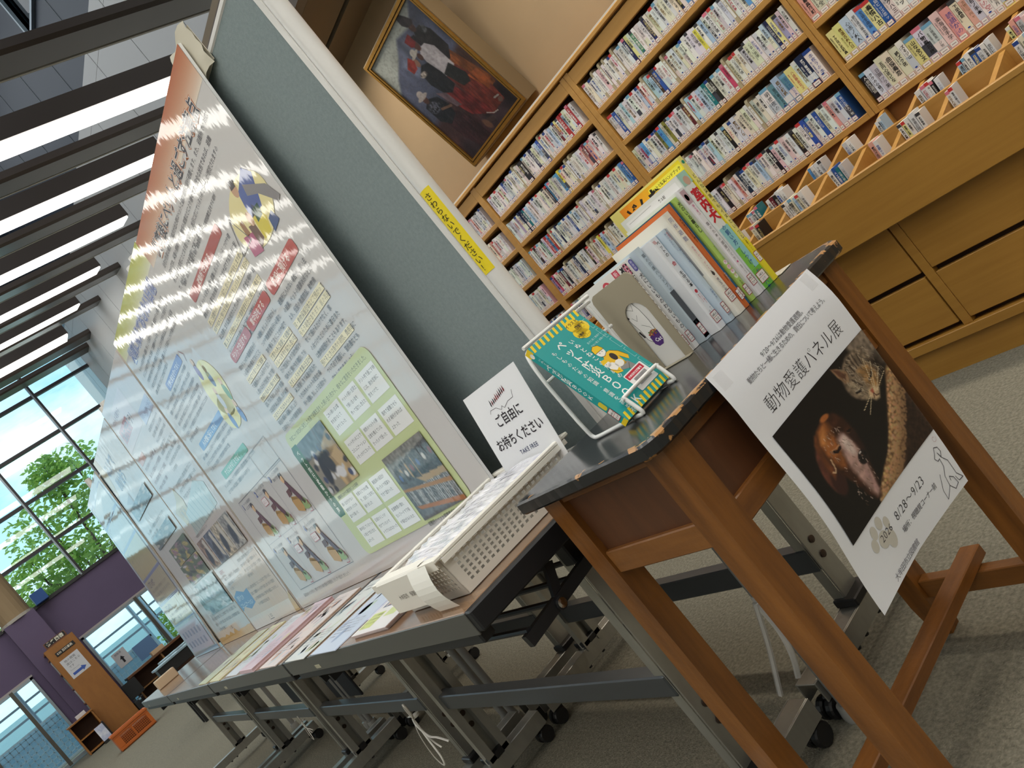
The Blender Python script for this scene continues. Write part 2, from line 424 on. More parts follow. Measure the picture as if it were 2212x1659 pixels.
# far side wall with joints above the louvers
ws = sroot('wall_side')
MB().box(XW - .2, 6, YS, YS + .2, 0, 5.2).build('plain_wall', WHITE_W, ws)
MB().box(XW - .2, 6, YS + .02, YS + .2, 5.2, 7.5).build('joint_backing', JOINT, ws)
for k in range(-11, 8):
    x0 = -9.085 + 1.1325 * k
    MB().box(x0 + .009, x0 + 1.1235, YS, YS + .05, 5.2, 7.25).build('wall_panel', WHITE_P, ws)
    MB().box(x0 + .009, x0 + 1.1235, YS, YS + .05, 7.256, 7.5).build('wall_panel', WHITE_P, ws)
wn = sroot('wall_clerestory')
wx0, wx1, wz0, wz1 = -11.2, -10.1, 8.58, 9.5
for (a, b, c, d) in ((XW - .2, wx0, 7.5, 10.5), (wx1, 6, 7.5, 10.5), (wx0, wx1, 7.5, wz0), (wx0, wx1, wz1, 10.5)):
    MB().box(a, b, YS + .02, YS + .12, c, d).build('slate_wall', NAVY, wn)
jj = MB()
for k in range(-9, 8):
    x0 = -10.21 + 1.13 * k
    if wx0 - .02 < x0 < wx1 + .02: jj.box(x0 - .004, x0 + .004, YS + .014, YS + .03, 7.5, wz0 - .05)
    else: jj.box(x0 - .004, x0 + .004, YS + .014, YS + .03, 7.5, 10.5)
jj.build('joint', JOINT_L, wn)
w4 = sroot('window_4')
MB().box(wx0 - .04, wx0, YS - .03, YS + .12, wz0 - .04, wz1).box(wx0, wx1, YS - .03, YS + .12, wz0 - .04, wz0).box(wx1, wx1 + .04, YS - .03, YS + .12, wz0 - .04, wz1).build('window_frame', FRAME_A, w4)
MB().box(wx0, wx1, YS + .08, YS + .09, wz0, wz1).build('window_pane', GLASS, w4)
cg = sroot('ceiling')
for (a, b, c, d) in ((XW - .2, 6, -10, -5), (XW - .2, -18.5, -5, 4.6), (4, 6, -5, 4.6), (XW - .2, 6, 4.6, YS + .2)): MB().box(a, b, c, d, 10.5, 10.6).build('roof_slab', WHITE_W, cg)
sk = sroot('roof_fill_panel')  # unseen glowing panel added in the roof to brighten the wall above the louvers
for k in range(9): MB().box(-18.5 + 2.5 * k + .06, -18.5 + 2.5 * (k + 1) - .06, -5, 4.6, 10.52, 10.55).build('fill_pane', mat('roof_fill_glow', (236, 244, 250), .6, emit=ROOF_FILL), sk)
for k in range(10): MB().box(-18.5 + 2.5 * k - .06, -18.5 + 2.5 * k + .06, -5, 4.6, 10.48, 10.6).build('fill_bar', FRAME_A, sk)
struct(MB().box(6, 6.2, -10, YS, 0, 10.5).build('wall_rear', WHITE_W))
struct(MB().box(XW - .2, 6, -10.2, -10, 0, 10.5).build('wall_opposite', WHITE_W))

# ---- window wall: purple spandrel, high curtain wall, low windows
struct(MB().box(XW - .25, XW, -10, YS, 1.88, 2.91).build('wall_window', PURPLE))
cl = sroot('wall_column')
MB().box(XW, XW + .3, .71, 1.32, 0, 2.91).build('column_base', PURPLE, cl)
MB().lathe([(.30, 2.97), (.30, 6.9)], (XW + .02, 1.0, 0), 20).build('column_shaft', mat('tan_column', (150, 128, 98), .8), cl)
MB().lathe([(.33, 2.905), (.33, 2.965), (.3, 2.97)], (XW + .02, 1.0, 0), 20).build('column_ring', mat('pale_ring', (176, 170, 160), .7), cl)
w1 = sroot('window_1')
ys = [2.43 - 1.5 * k for k in range(0, 9)] + [3.93, YS]
zs = [2.91, 3.83, 4.77, 5.73, 6.66, 7.9]
ys = sorted(ys)
for a, b in zip(ys[:-1], ys[1:]):
    for c, d in zip(zs[:-1], zs[1:]):
        MB().box(XW - .012, XW - .004, a, b, c, d).build('window_pane', GLASS, w1)
for y in ys[:-1]:
    f = MB().box(XW - .06, XW + .06, y - .022, y + .022, 2.91, 7.9).build('mullion', FRAME_D, w1)
    MB().box(XW + .0, XW + .055, y - .055, y - .023, 2.91, 7.9).build('mullion_cover', FRAME_A, f)
for z in zs: MB().box(XW - .05, XW + .05, -10, YS, z - .035, z + .035).build('transom', FRAME_D, w1)
struct(MB().box(XW - .25, XW, -10, YS, 7.93, 10.5).build('wall_upper', NAVY))
def low_window(name, y0, y1, z0, z1, muls):
    w = sroot(name)
    MB().box(XW - .06, XW + .04, y0, y1, z1 - .05, z1).box(XW - .06, XW + .04, y0, y1, z0, z0 + .06).box(XW - .06, XW + .04, y0, y0 + .05, z0, z1).box(XW - .06, XW + .04, y1 - .05, y1, z0, z1).build('window_frame', FRAME_A, w)
    e = [y0] + muls + [y1]
    for m_ in muls: MB().box(XW - .08, XW + .05, m_ - .035, m_ + .035, z0, z1).build('mullion', mat('bronze_mullion', (88, 84, 76), .4, metal=.4), w)
    for a, b in zip(e[:-1], e[1:]): MB().box(XW - .012, XW - .004, a, b, z0, z1).build('window_pane', GLASS, w)
    return w
low_window('window_2', 1.62, YS, .06, 1.86, [2.86, 4.1])
low_window('window_3', -9, .56, .02, 1.86, [-7.6, -6.2, -4.8, -3.4, -1.9, -.75, .12])
struct(MB().box(XW - .25, XW, -10, -9, 0, 1.88).box(XW - .25, XW, .56, 1.62, 0, 1.88).build('wall_low', PURPLE))
trim = MB().box(XW, XW + .03, 1.6, YS, 1.86, 1.90).box(XW, XW + .03, -9, .58, 1.86, 1.90)
struct(trim.build('trim_2', mat('pale_trim', (168, 160, 158), .6)))

# ---- ceiling louvers, every other one lit
def zl(x): return min(6.7, 6.18 + .17 * (-14 - x))
TRIM_L = mat('louver_trim', (190, 186, 176), .5)
def louver(xc, w, y0, y1, h, lit, label):
    z = zl(xc); s = .17 if xc > -17 else 0
    g = lambda u, v: (xc + u, z - s * u + v)
    if lit:
        t = thing('ceiling_light', label, 'ceiling light', (xc, y0, z), 'lit ceiling strips')
        a = MB()
        a.prism([(-w / 2 - .02, .0), (w / 2 + .02, .0), (w / 2 + .02, h), (-w / 2 - .02, h)], lambda u, v, tt: (g(u, v)[0], tt, g(u, v)[1] + .014), y0, y1)
        a.build('light_housing', LOUVER, t)
        b = MB().prism([(-w / 2, -.012), (w / 2, -.012), (w / 2, .013), (-w / 2, .013)], lambda u, v, tt: (g(u, v)[0], tt, g(u, v)[1]), y0 + .02, y1 - .02)
        b.build('diffuser', LAMP, t)
    else:
        t = thing('ceiling_louver', label, 'ceiling louver', (xc, y0, z), 'dark ceiling louvers')
        c = .03
        a = MB().prism([(-w / 2 + c, 0), (w / 2 - c, 0), (w / 2, c), (w / 2, h), (-w / 2, h), (-w / 2, c)], lambda u, v, tt: (g(u, v)[0], tt, g(u, v)[1]), y0, y1)
        a.build('louver_body', LOUVER, t)
        MB().box(xc - w / 2 - .02, xc - w / 2, y0, y1, z + .17 * w / 2 + .0, z + .17 * w / 2 + .02).build('louver_trim', TRIM_L, t)
names = ['nearest to the grey board', 'second along the hall', 'third along the hall', 'fourth along the hall', 'fifth along the hall', 'sixth along the hall', 'last before the tall windows', '', '']
xl = [-7.345, -9.4, -11.5, -13.7, -15.8, -17.7]
for i, x in enumerate(xl): louver(x, .36, -9, 4.68, .2, True, 'long glowing white ceiling strip, ' + names[i])
for i, x in enumerate([-2.6, -1.2, .2, 1.6, 3.0]): louver(x, .36, -9, 2.2, .2, True, 'added unseen glowing strip over the viewer, %s from the hall' % ['first', 'second', 'third', 'fourth', 'fifth'][i])  # unseen strips, added for more light on the desk and books
xu = [-5.85, -8.28, -10.28, -12.45, -14.5, -16.45, -18.35, -19.1]
nm = ['wide dark brown ceiling louver, closest and uppermost in view', 'dark brown ceiling louver after the first glowing strip', 'dark brown ceiling louver after the second glowing strip', 'dark brown ceiling louver after the third glowing strip', 'dark brown ceiling louver after the fourth glowing strip', 'dark brown ceiling louver after the fifth glowing strip', 'dark brown ceiling louver after the last glowing strip', 'dark brown ceiling louver hard against the tall windows']
for i, x in enumerate(xu): louver(x, .41, -9, 5.22, .1, False, nm[i])

# downlights in the low ceiling over the bookcases
for i, (x, y) in enumerate([(-4.6, 2.7), (-3.4, 2.7), (-2.2, 2.7), (-1.0, 2.7), (.2, 2.7), (1.4, 2.7)]):
    l = bpy.data.lights.new('downlight', 'AREA'); l.shape = 'DISK'; l.size = .16; l.energy = DOWNLIGHT_W; l.color = (1, .90, .76); l.spread = R(150)
    o = bpy.data.objects.new('downlight', l); COL.objects.link(o); o.location = (x, y - .08, 2.77)

# ---- outside: tree, lattice, canopy, bushes
def translucent(name, rgb, mixf, rgb2=None):
    m = mat(name, rgb, .6, rgb2=rgb2, nscale=(3, 3, 3)); nt = m.node_tree; N = nt.nodes.new; L = nt.links.new; b = nt.nodes['Principled BSDF']; o = [n for n in nt.nodes if n.type == 'OUTPUT_MATERIAL'][0]
    t = N('ShaderNodeBsdfTranslucent'); t.inputs[0].default_value = (*lin(rgb), 1); x = N('ShaderNodeMixShader'); x.inputs[0].default_value = mixf; L(b.outputs[0], x.inputs[1]); L(t.outputs[0], x.inputs[2]); L(x.outputs[0], o.inputs[0]); return m
LEAF = translucent('tree_leaf', (156, 186, 88), .5, (104, 146, 62))
BARK = mat('tree_bark', (84, 70, 54), .9)
def tree(name, label, base, trunk, crowns, n, ls, seed, cat='tree'):
    q = random.Random(seed); t = thing(name, label, cat, base)
    tr = MB(); x, y, z = base
    tr.tube([(x, y, z), (x + .05, y + .1, z + trunk * .5), (x, y + .15, z + trunk)], [.14, .1, .07], 8)
    for (cx, cy, cz, rx, ry, rz) in crowns: tr.tube([(x, y + .1, z + trunk * .8), (cx, cy, cz - rz * .4), (cx + .1, cy, cz + rz * .5)], [.06, .035, .012], 6)
    tr.build('trunk', BARK, t)
    lv = MB()
    for k in range(n):
        cx, cy, cz, rx, ry, rz = q.choice(crowns)
        while True:
            a, b, c = q.uniform(-1, 1), q.uniform(-1, 1), q.uniform(-1, 1)
            if .25 < a * a + b * b + c * c < 1: break
        p = Vector((cx + a * rx, cy + b * ry, cz + c * rz)); s = ls * q.uniform(.6, 1.3)
        d = Vector((q.uniform(-1, 1), q.uniform(-1, 1), q.uniform(-.7, .3))).normalized(); e = d.cross(Vector((q.uniform(-1, 1), q.uniform(-1, 1), q.uniform(-1, 1)))).normalized()
        lv.add([p, p + d * s * .5 + e * s * .25, p + d * s, p + d * s * .5 - e * s * .25], [(0, 1, 2, 3)])
    o = lv.build('foliage', LEAF, t); o['kind'] = 'stuff'
tree('garden_tree', 'leafy green tree outside the tall windows', (-25.5, 3.6, -.2), 3.2,
     [(-25.5, 4.3, 4.2, 1.6, 1.5, 1.5), (-25.7, 3.2, 4.7, 1.3, 1.2, 1.2), (-25.3, 4.6, 5.6, 1.2, 1.0, 1.0), (-25.2, 2.3, 4.0, 1.1, 1.1, .8), (-25.5, 3.6, 3.3, 1.6, 1.7, .7), (-25.4, 5.6, 4.6, 1.3, 1.2, 1.4), (-25.4, 4.0, 6.1, .7, .6, .6), (-25.3, 1.7, 3.3, .8, .9, .5)], 6500, .19, 3)
tree('garden_bush', 'green bush outside the low window', (-24.5, 4.1, -.2), .6, [(-24.5, 4.1, .7, .8, .7, .7), (-24.4, 4.9, .9, .8, .6, .9)], 2200, .14, 4, 'bush')
LAT = translucent('white_lattice', (226, 238, 244), .4)
def lattice(name, label, x, y0, y1, z0, z1):
    t = thing(name, label, 'fence', (x, y0, z0), 'white lattice screens')
    MB().box(x - .03, x + .03, y0, y1, z1 - .05, z1).box(x - .03, x + .03, y0, y1, z0, z0 + .05).box(x - .03, x + .03, y0, y0 + .05, z0, z1).box(x - .03, x + .03, y1 - .05, y1, z0, z1).build('fence_frame', LAT, t)
    m = MB()
    for k in range(int((y1 - y0) / .12)): m.box(x - .008, x + .008, y0 + .12 * (k + 1) - .008, y0 + .12 * (k + 1) + .008, z0, z1)
    for k in range(int((z1 - z0) / .12)): m.box(x - .008, x + .008, y0, y1, z0 + .12 * (k + 1) - .008, z0 + .12 * (k + 1) + .008)
    m.build('fence_grid', LAT, t)['kind'] = 'stuff'
    MB().box(x - .06, x - .05, y0, y1, z0, z1).build('fence_backing', translucent('pale_screen', (206, 228, 238), .55), t)
lattice('lattice_fence', 'white lattice screen outside the low window with the notice', -22.6, 1.5, 3.0, .0, 1.05)
lattice('lattice_fence', 'white lattice screen outside the glass beside the encyclopedia shelf', -22.6, -2.6, .75, .0, 1.05)
PIPE = mat('canopy_steel', (170, 190, 204), .4, metal=.3)
def canopy(y0, y1, posts, label):
    t = thing('canopy', label, 'canopy', (-23, y0, 0))
    for y in posts: MB().tube([(-23, y, -.2), (-23, y, 2.1)], .05, 8).build('post', PIPE, t)
    for z in (1.3, 1.62, 1.95): MB().beam((-23, y0, z), (-23, y1, z), .05, .05).build('rail', PIPE, t)
    MB().beam((-23.1, y0, 2.15), (-23.1, y1, 2.15), .1, .2).build('canopy_beam', mat('beam_grey', (140, 146, 150), .5), t)
canopy(-3.5, .9, [-2.4, -1.1, .2], 'steel canopy frame outside the glass beside the encyclopedia shelf')
canopy(1.5, 5.0, [1.9, 3.05, 3.35, 4.4], 'steel canopy frame outside the low window with the notice')
struct(MB().box(-60, XW - .25, -30, 30, -.3, -.02).build('ground_outside', mat('paving', (206, 212, 210), .9)))
tag(MB().box(-30, -29, -14, 12, -.2, 1.55).build('garden_wall', translucent('far_screen', (206, 228, 230), .5)), 'hazy pale screen wall beyond the lattice', 'wall')
# ================================================================ BOOKCASES
YC = 2.85
ROWS = [1.504, 1.339, 1.166, .995, .822]; BOARD = .022
UPR = [(-4.25, -4.21), (-3.285, -3.240), (-2.395, -2.3655), (-2.364, -2.335), (-1.458, -1.4395), (-1.438, -1.420), (-.52, -.48)]
BAYS = [(-4.21, -3.285), (-3.240, -2.395), (-2.335, -1.458), (-1.420, -.52)]
bayn = ['bay half hidden by the grey board', 'bay under the painting', 'middle bay', 'end bay']
for bi, (x0, x1) in enumerate(BAYS):
    t = thing('bookcase', 'oak bookcase section with five shelves of volumes, ' + bayn[bi], 'bookcase', ((x0 + x1) / 2, YC, .8), 'oak bookcase sections')
    ul = [(x0 - (.04 if bi == 0 else .045 if bi == 1 else .029 if bi == 2 else .018), x0), (x1, x1 + (.029 if bi == 1 else .0185 if bi == 2 else .04 if bi == 3 else 0))]
    for (a, b) in ul:
        if b - a > .01: MB().bbox(a, b, YC, 3.05, .80, 1.708, .002).build('upright', OAK, t)
    for z in ROWS: MB().bbox(x0, x1, YC + .002, 3.05, z - BOARD, z, .0015).build('shelf', OAK, t)
    MB().bbox(x0, x1, YC + .001, YC + .02, 1.641, 1.700, .002).build('top_rail', OAK, t)
    MB().box(x0, x1, YC + .02, 3.05, 1.68, 1.690).build('top_board', OAK, t)
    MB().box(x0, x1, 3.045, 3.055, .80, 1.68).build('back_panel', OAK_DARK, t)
cor = thing('cornice', 'oak cornice strip with pale metal edge along the bookcase top', 'cornice', (-2.4, YC, 1.705))
MB().bbox(-4.25, -.48, YC - .012, 2.99, 1.709, 1.728, .003).build('moulding', OAK, cor)
MB().box(-4.25, -.48, YC - .004, YC + .004, 1.7282, 1.736).build('metal_edge', mat('pale_metal_edge', (206, 204, 198), .35, metal=.3), cor)

# display counter: two rows of open trays sloping to a front rail, apron under it
YA, ZA = 2.42, .71
ct = thing('display_counter', 'long oak counter with two rows of sloping disc trays', 'counter', (-2.0, YA, .53))
MB().bbox(-4.25, -.3, YA, YA + .022, .527, .70, .002).build('apron', OAK_FRONT, ct)
MB().bbox(-4.25, -.3, YA - .003, YA + .02, .695, ZA + .006, .003).build('front_rail', OAK, ct)
zt = lambda y: ZA + (y - YA) / (YC - YA) * .09
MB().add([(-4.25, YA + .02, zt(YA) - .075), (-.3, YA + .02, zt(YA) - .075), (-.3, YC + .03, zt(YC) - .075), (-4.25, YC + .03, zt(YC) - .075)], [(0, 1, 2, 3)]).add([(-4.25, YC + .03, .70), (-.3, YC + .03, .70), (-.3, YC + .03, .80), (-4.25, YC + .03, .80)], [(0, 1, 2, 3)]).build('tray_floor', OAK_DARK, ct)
m = MB(); fnr = lambda a, b, tt: (tt, a, b)
ym = 2.63
MB().prism([(ym - .009, zt(ym) - .08), (ym + .009, zt(ym) - .08), (ym + .009, zt(ym) + .004), (ym - .009, zt(ym) + .002)], fnr, -4.25, -.3).build('middle_rail', OAK, ct)
CELLX = [-1.415 + .1545 * k for k in range(-18, 8)]
for x in CELLX:
    MB().prism([(YA + .02, zt(YA) - .075), (YC + .02, zt(YC) - .075), (YC + .02, zt(YC) + .002), (YA + .02, zt(YA) + .002)], fnr, x - .009, x + .009).build('tray_divider', OAK, ct)
# drawer cabinet below
YD = 2.478
dc = thing('drawer_cabinet', 'low oak drawer cabinet with dark finger slots under the counter', 'cabinet', (-2.0, YD, 0))
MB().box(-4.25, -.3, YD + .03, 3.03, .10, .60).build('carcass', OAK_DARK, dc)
MB().box(-4.25, -.3, YA + .03, 3.03, .60, .605).build('counter_board', OAK, dc)
for x in (-3.25, -2.34, -1.4335, -.53): MB().bbox(x, x + .031, YD - .002, YD + .03, .131, .600, .0015).build('cabinet_stile', OAK_FRONT, dc)
for x in (-3.219, -2.309, -1.4025):
    for (a, b) in ((.341, .598), (.1475, .324)): MB().bbox(x + .0005, x + .868, YD, YD + .02, a, b, .002).build('drawer', OAK_FRONT, dc)
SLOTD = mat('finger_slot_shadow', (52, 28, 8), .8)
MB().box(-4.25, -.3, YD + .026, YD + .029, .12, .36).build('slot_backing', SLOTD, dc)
MB().bbox(-4.25, -.3, YD - .014, YD + .03, .098, .131, .002).build('cabinet_rail', OAK_FRONT, dc)
MB().box(-4.25, -.3, YD, YD + .03, 0, .098).build('plinth', OAK_FRONT, dc)

# ---- volumes: slim boxes with printed spines
PAL = [('white', (226, 224, 220)), ('white', (232, 230, 226)), ('cream', (226, 220, 196)), ('white', (220, 222, 224)), ('pale grey', (200, 200, 202)), ('pale pink', (228, 196, 196)), ('pale blue', (178, 204, 224)), ('sky blue', (92, 152, 206)),
       ('blue', (44, 84, 158)), ('navy', (34, 40, 76)), ('black', (32, 30, 32)), ('dark brown', (62, 44, 38)), ('yellow', (226, 212, 84)), ('pale yellow', (226, 222, 152)), ('pink', (206, 76, 116)), ('red', (176, 44, 50)), ('green', (70, 128, 92)), ('teal', (34, 116, 128)), ('lilac', (172, 160, 198)), ('maroon', (104, 30, 44)), ('olive', (128, 126, 62)), ('salmon', (224, 164, 148))]
WT = [24, 22, 15, 19, 7, 4, 5, 2, 2.2, 2.6, 4, 1.2, 1.3, 2.4, 1.3, 1, 1.4, 1.2, 1.4, 1, 1, 1.8]
POOL = '落語名人会志生円楽朗読物語文学全集音楽日本昔話選下町の夜明空海山人情恋花火道旅心手紙風雲抄クラシックピアノジャズのはるかなバッハ五番協奏曲第三枚歌謡古典'
def lum(c): return .3 * c[0] + .59 * c[1] + .11 * c[2]
def volume(mb, x0, yf, z0, w, d, h, rgb, seed, lean=0.0):
    q = random.Random(seed); P0 = len(mb.v)
    c = lin(rgb); page = lin((222, 218, 208))
    mb.box(x0, x0 + w, yf, yf + d, z0, z0 + h, c)
    mb.c[-6:] = [page if k in (1,) and q.random() < .5 else c for k in range(6)]
    pr = Print(lambda u, v, hh: (x0 + u, yf - hh, z0 + v), .0002, .0003); pr.mb = mb
    dark = lum(rgb) < 120; ink = (236, 234, 228) if dark else (30, 28, 32)
    if q.random() < .25: ink = q.choice([(180, 40, 60), (40, 70, 150), (120, 90, 40)]) if not dark else (236, 220, 150)
    # top band, bottom tag
    if q.random() < .45: pr.rect(0, h * .9, w, h, q.choice([(40, 70, 140), (214, 120, 140), (200, 60, 60), (60, 60, 64), (120, 170, 200), (224, 222, 218)]))
    pr.layer()
    if q.random() < .22: a = h * q.uniform(.35, .6); pr.rect(0, h * .18, w, a, q.choice([(206, 212, 220), (226, 210, 206), (220, 220, 196), (190, 196, 204), (214, 214, 214), (70, 70, 80)]))
    pr.layer()
    n = q.randint(4, 7); sz = min(w * q.uniform(.5, .72), h * .66 / n)
    pr.text(''.join(q.choice(POOL) for _ in range(n)), w / 2 + (w * .12 if w > .018 else 0), h * .86, sz, ink, vert=True, bold=.02 if q.random() < .5 else 0)
    if w > .014:
        n2 = q.randint(6, 10); pr.text(''.join(q.choice(POOL) for _ in range(n2)), w * .2, h * q.uniform(.6, .85), min(w * .2, h * .5 / n2), ink, vert=True)
    pr.layer(); pr.rect(w * .06, h * .03, w * .94, h * .155, (196, 128, 124)); pr.layer(); pr.rect(w * .13, h * .038, w * .87, h * .147, (232, 228, 222)); pr.layer()
    pr.rect(w * .25, h * .08, w * .75, h * .1, (150, 130, 130))
    if q.random() < .35: pr.ell(w * .5, h * .19, w * .2, h * .022, (40, 70, 150), 8)
    if lean:
        for i in range(P0, len(mb.v)):
            x, y, z = mb.v[i]; mb.v[i] = (x + (z - z0) * lean, y, z)
def ordn(n): return '%d%s' % (n, 'th' if 10 < n % 100 < 14 else {1: 'st', 2: 'nd', 3: 'rd'}.get(n % 10, 'th'))
rown = ['top', 'second', 'third', 'fourth', 'bottom']
BEIGE = mat('beige_steel', (176, 162, 132), .45, metal=.1)
DIVINK = INK
def divider(x, yf, z, txt, label, h=.132):
    t = thing('shelf_divider', label, 'shelf divider', (x, yf, z), 'beige shelf dividers')
    poly = []
    for (cx, cy, a0) in ((yf + .12 - .012, h - .012, 0), (yf + .012, h - .012, 90)):
        for k in range(4): a = R(a0 + 30 * k); poly.append((cx + .012 * math.cos(a), z + cy + .012 * math.sin(a)))
    poly += [(yf, z), (yf + .12, z)]
    MB().prism(poly, lambda u, v, tt: (x + tt, u, v), 0, .013).build('divider_body', BEIGE, t)
    pr = Print(lambda u, v, hh: (x + u, yf - hh, z + v)); pr.rect(.002, .025, .011, .105, (224, 222, 216)); pr.layer(); pr.text(txt, .0065, .098, .009, (60, 60, 60), vert=True)
    pr.build('divider_label', INK, t)
stuff = MB()
KANA = 'あいうえおかきくけこさしすせたちつてとなはひふへほまみむもやゆよらりるろわ'
seed = 100; kdiv = 0
for bi, (x0, x1) in enumerate(BAYS):
    for ri, z in enumerate(ROWS):
        q = random.Random(bi * 17 + ri * 5 + 3); x = x0 + (.0015 if q.random() < .6 else .008); n = 0
        single = bi == 2 or (bi == 3 and ri >= 1)
        end = x1 - (.002 if q.random() < .5 else .03)
        ndiv = 0
        while True:
            wide = (bi == 3) or (bi == 2 and ri == 3 and x > x0 + .6)
            if q.random() < (.055 if not wide else .03) and bi > 0 and n > 2:
                if x + .013 > end: break
                divider(x, YC + .008, z, KANA[kdiv % len(KANA)] + '－' + '一二三四五六七八九十'[(kdiv * 7) % 10], 'beige divider with white tag, %s along the %s shelf, %s' % (ordn(n + 1), rown[ri], bayn[bi])); kdiv += 1; x += .0138; n += 1; continue
            w = q.uniform(.0135, .0205) if not wide else q.uniform(.019, .036)
            if x + w > end: break
            h = q.uniform(.112, .120) if not wide else q.uniform(.112, .126)
            nm_, rgb = q.choices(PAL, WT)[0]
            if wide and q.random() < .35: nm_, rgb = q.choice([('cream', (222, 214, 186)), ('salmon', (222, 162, 148)), ('dusty blue', (104, 146, 164)), ('pale yellow', (224, 216, 140)), ('pale blue', (160, 194, 218))])
            rgb = tuple(min(255, max(0, v + q.randint(-7, 7))) for v in rgb); n += 1; seed += 1
            yf = YC + q.uniform(.006, .014)
            if single:
                mb = MB(); volume(mb, x, yf, z, w, .125, h, rgb, seed)
                o = mb.build('shelf_volume', INK_SPINE, None, colored=True, loc=(x + w / 2, yf + .06, z))
                tag(o, '%s %s volume, %s along the %s shelf, %s' % ('wide' if w > .023 else 'slim', nm_, ordn(n), rown[ri], bayn[bi]), 'book', 'volumes on the %s shelf of the %s' % (rown[ri], bayn[bi]))
            else: volume(stuff, x, yf, z, w, .125, h, rgb, seed)
            x += w + q.uniform(.0004, .0014)
o = stuff.build('shelved_volumes', INK_SPINE, None, colored=True)
tag(o, 'small volumes packed along the shelves under the painting', 'books', kind='stuff')
# volumes standing in the trays
celln = 0
for row, (ya, yb) in enumerate(((ym + .012, YC), (YA + .03, ym))):
    vis = [i for i, x in enumerate(CELLX[:-1]) if -2.5 < x < -.72]
    for ci, i in enumerate(vis):
        q = random.Random(i * 31 + row * 7); x = CELLX[i] + .0105; yf = ya + (.05 if row == 0 else .075)
        n = q.choice([4, 5, 6, 7]) if q.random() < .8 else 2; zf = zt(yf) - .0745
        x += q.choice([0, .0, .02, .05])
        for k in range(n):
            w = q.uniform(.011, .017)
            if x + w > CELLX[i + 1] - .025: break
            nm_, rgb = q.choices(PAL, WT)[0]; seed += 1; mb = MB(); volume(mb, x, yf, zf, w, .05, q.uniform(.098, .108), rgb, seed, lean=q.uniform(0, .06))
            o = mb.build('disc_case', INK_SPINE, None, colored=True, loc=(x + w / 2, yf + .05, zf)); x += w + .0012
            tag(o, 'slim %s disc case, %s in the %s cell of the %s tray row' % (nm_, ordn(k + 1), ordn(ci + 1), ['rear', 'front'][row]), 'disc case', 'disc cases in the counter trays')

# ================================================================ PAINTING
pt = thing('framed_painting', 'gilt framed painting of hatted figures leaning above the bookcase', 'painting', (-3.02, 3.0, 1.79))
PB = Vector((-3.262, 2.975, 1.806)); PU = Vector((.552, 0, .004)); PV = Vector((0, -.165, .70)); PN = PU.cross(PV).normalized()
if PN.y > 0: PN = -PN
pf = lambda u, v, h=0: tuple(PB + PU * u + PV * v + PN * h)
def pframe(name, a0, b0, a1, b1, h0, h1, m_):
    """ring between inset a0 (outer) and a1 (inner)"""
    mb = MB(); o = [(a0, b0), (1 - a0, b0), (1 - a0, 1 - b0), (a0, 1 - b0)]; i_ = [(a1, b1), (1 - a1, b1), (1 - a1, 1 - b1), (a1, 1 - b1)]
    vs = [pf(*p, h0) for p in o] + [pf(*p, h1) for p in o] + [pf(*p, h1) for p in i_] + [pf(*p, h0) for p in i_]; fs = []
    for k in range(4):
        j = (k + 1) % 4; fs += [(k, j, 4 + j, 4 + k), (4 + k, 4 + j, 8 + j, 8 + k), (8 + k, 8 + j, 12 + j, 12 + k)]
    mb.add(vs, fs); return mb.build(name, m_, pt)
GILT = mat('gilt', (176, 130, 60), .3, metal=.75, noise=.25, nscale=(30, 30, 30)); GILT2 = mat('dark_gilt', (96, 70, 36), .4, metal=.5); FRB = mat('brown_frame_side', (112, 96, 72), .5)
pframe('frame_side', -.012, -.012, .0, .0, -.09, .004, FRB); pframe('outer_frame', -.002, -.002, .022, .02, -.01, .012, GILT); pframe('frame_groove', .022, .02, .03, .027, -.01, .004, GILT2); pframe('inner_frame', .03, .027, .045, .04, -.01, .010, GILT)
MB().add([pf(-.011, -.011, -.09), pf(1.011, -.011, -.09), pf(1.011, 1.011, -.09), pf(-.011, 1.011, -.09)], [(0, 1, 2, 3)]).build('backing', FRB, pt)
cv = Canvas(170, 200, (88, 94, 118))
cv.blend(np.clip((.42 - cv.Y) / .3 + .1, 0, 1), (146, 152, 154), .15, (5, 4))
cv.poly([(0, 0), (1, 0), (1, .03), (.72, .12), (.5, .10), (.35, .20), (.14, .26), (0, .40)], (160, 168, 162), .03, .14, (6, 6))
cv.poly([(0, .30), (.14, .22), (.35, .15), (.52, .07), (.74, .11), (1, .0), (1, .62), (0, .68)], (80, 86, 114), .03, .25, (12, 9))
cv.poly([(.3, .2), (.52, .1), (.62, .2), (.5, .34), (.34, .36)], (94, 102, 130), .06, .3, (14, 10))
cv.poly([(0, .64), (1, .50), (1, 1.02), (0, 1.02)], (80, 48, 50), .08, .4, (9, 7)); cv.poly([(0, .86), (1, .82), (1, 1.02), (0, 1.02)], (54, 38, 46), .1, .45, (12, 6))
cv.poly([(.86, .46), (1.02, .44), (1.02, .80), (.9, .78)], (104, 66, 58), .06, .4, (12, 9))
def robe(pts, c, tex=.3): cv.poly(pts, c, .008, tex, (34, 18))
def folds(x0, y0, x1, y1, n, c):
    for k in range(n): t = (k + .5) / n; cv.stroke([(x0 + (x1 - x0) * t * .8 + .02, y0), (x0 + (x1 - x0) * t, y1)], .004, c, .55)
